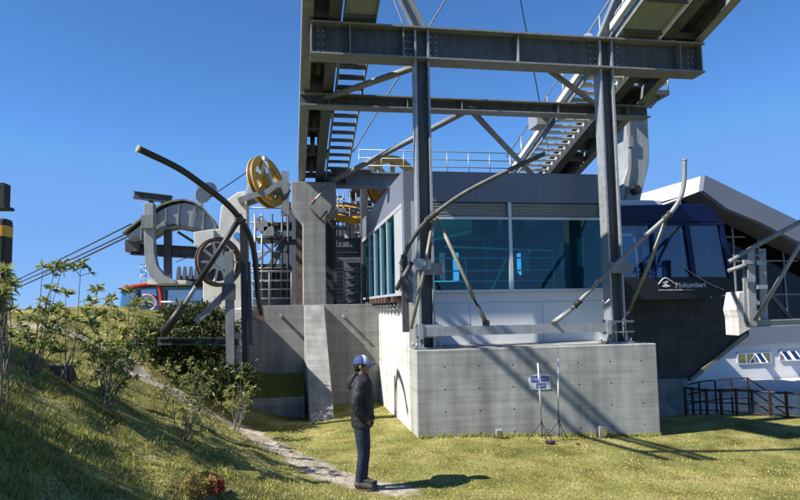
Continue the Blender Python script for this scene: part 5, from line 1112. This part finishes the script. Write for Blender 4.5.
# cap: crown, white front panels, peak
def dome(a0, a1, x0, r, zc, hz, n=14, k=8):
    m = MB(); rs = []
    for j in range(k+1):
        ph = math.pi/2*j/k; rs.append([W(x0+math.cos(a0+(a1-a0)*i/n)*r[0]*math.cos(ph)*.998, math.sin(a0+(a1-a0)*i/n)*r[1]*math.cos(ph), zc+hz*math.sin(ph)) for i in range(n+1)])
    vs_ = [p for q in rs for p in q]; m.add(vs_, [(j*(n+1)+i, j*(n+1)+i+1, (j+1)*(n+1)+i+1, (j+1)*(n+1)+i) for j in range(k) for i in range(n)], True); return m
cp_ = dome(0, 2*math.pi, -.005, (.108, .092), HZ+.135, .115, 28).build('cap_crown', CAPB, pr_)
dome(-1.15, 1.15, -.002, (.109, .0935), HZ+.136, .117, 16).build('cap_front', CAPW, pr_)
m = MB(); n_ = 14; top = []; bot = []
for i in range(n_+1):
    a = -1.15+2.3*i/n_; e = W(.0+math.cos(a)*.105, math.sin(a)*.09, HZ+.14); o_ = W(.045+math.cos(a)*.145, math.sin(a)*.078, HZ+.128-.02*abs(math.sin(a))); top += [e, o_]
m.add(top+[p-V(0, 0, .006) for p in top], [(2*i, 2*i+1, 2*i+3, 2*i+2) for i in range(n_)]+[(2*i+2*(n_+1), 2*i+2+2*(n_+1), 2*i+3+2*(n_+1), 2*i+1+2*(n_+1)) for i in range(n_)]+[(2*i+1, 2*i+1+2*(n_+1), 2*i+3+2*(n_+1), 2*i+3) for i in range(n_)], True)
m.build('cap_peak', CAPB, pr_)
# jacket with quilted puffs, sleeves, hood lying on the back
m = MB(); rs = []
for k in range(31):
    z = .80+.68*k/30; u = k/30
    rx = np.interp(z, [.8, .9, 1.05, 1.25, 1.38, 1.44, 1.48], [.135, .142, .148, .155, .14, .11, .085]); ry = np.interp(z, [.8, .9, 1.05, 1.25, 1.38, 1.44, 1.48], [.19, .195, .19, .2, .19, .13, .085])
    puff = .006*abs(math.sin(math.pi*(z-.8)/.085)); rs.append((np.interp(z, [.8, 1.2, 1.48], [.0, .0, -.01]), 0, z, rx+puff, ry+puff))
loft(m, rs, 26)
limb(m, [(.01, 0, 1.44), (.02, 0, 1.5)], [.085, .075])
for s in (-1, 1): limb(m, [(-.01, s*.14, 1.39), (-.035, s*.225, 1.27), (-.055, s*.25, 1.12), (.0, s*.235, 1.01), (.085, s*.175, .93)], [.078, .075, .068, .063, .055], 16)
loft(m, [(-.12, 0, 1.28, .035, .08), (-.14, 0, 1.33, .06, .11), (-.13, 0, 1.40, .075, .125), (-.11, 0, 1.46, .07, .12), (-.085, 0, 1.51, .05, .095)], 20)
jk = m.build('jacket', JACK, pr_); q = jk.modifiers.new('remesh', 'REMESH'); q.mode = 'VOXEL'; q.voxel_size = .009; q.use_smooth_shade = True
tx_ = bpy.data.textures.new('folds', 'CLOUDS'); tx_.noise_scale = .075; dm = jk.modifiers.new('d', 'DISPLACE'); dm.texture = tx_; dm.strength = .022; dm.mid_level = .5
m = MB(); m.tube([W(.15, -.005, .84), W(.155, -.005, 1.2), W(.12, -.005, 1.42)], .006, 6); m.build('zip', BLACK, pr_)
m = MB()
for s in (-1, 1): m.tube([W(.135, s*.17, .99), W(.15, s*.13, .86)], .008, 6)
m.build('pocket_edge', BLACK, pr_)
m = MB(); m.tube([W(.08, -.1, 1.42), W(.13, -.08, 1.3), W(.145, -.06, 1.18)], .012, 8); m.build('red_strap', material('dull_red_strap', (.25, .06, .05), .7), pr_)
# jeans
m = MB(); loft(m, [(-.005, 0, .84, .125, .165), (-.005, 0, .9, .125, .165)], 20)
for s, dx in ((1, .03), (-1, -.015)): limb(m, [(-.005, s*.08, .86), (.005, s*.088, .68), (.018+dx*.3, s*.088, .48), (-.01+dx*.6, s*.085, .26), (-.03+dx, s*.085, .09)], [.105, .092, .068, .06, .05], 16)
jn = m.build('jeans', JEAN, pr_); q = jn.modifiers.new('remesh', 'REMESH'); q.mode = 'VOXEL'; q.voxel_size = .009; q.use_smooth_shade = True
dm = jn.modifiers.new('d', 'DISPLACE'); dm.texture = tx_; dm.strength = .014; dm.mid_level = .5
for s, dx in ((1, .03), (-1, -.015)):
    m = MB(); limb(m, [(dx-.085, s*.088, .075), (dx-.03, s*.088, .085), (dx+.06, s*.092, .06), (dx+.15, s*.098, .045)], [.042, .052, .045, .034], 14)
    sh = m.build('shoe', SHOE, pr_)
    m = MB(); N_ = 18; rs = []
    for zz_ in (.0, .022): rs.append([W(dx+.03+.14*math.cos(2*math.pi*k/N_), s*.092+(.044+.006*math.cos(2*math.pi*k/N_))*math.sin(2*math.pi*k/N_), zz_) for k in range(N_)])
    m.rings(rs, smooth=False); m.build('sole', SOLE, sh, bevel=.004)
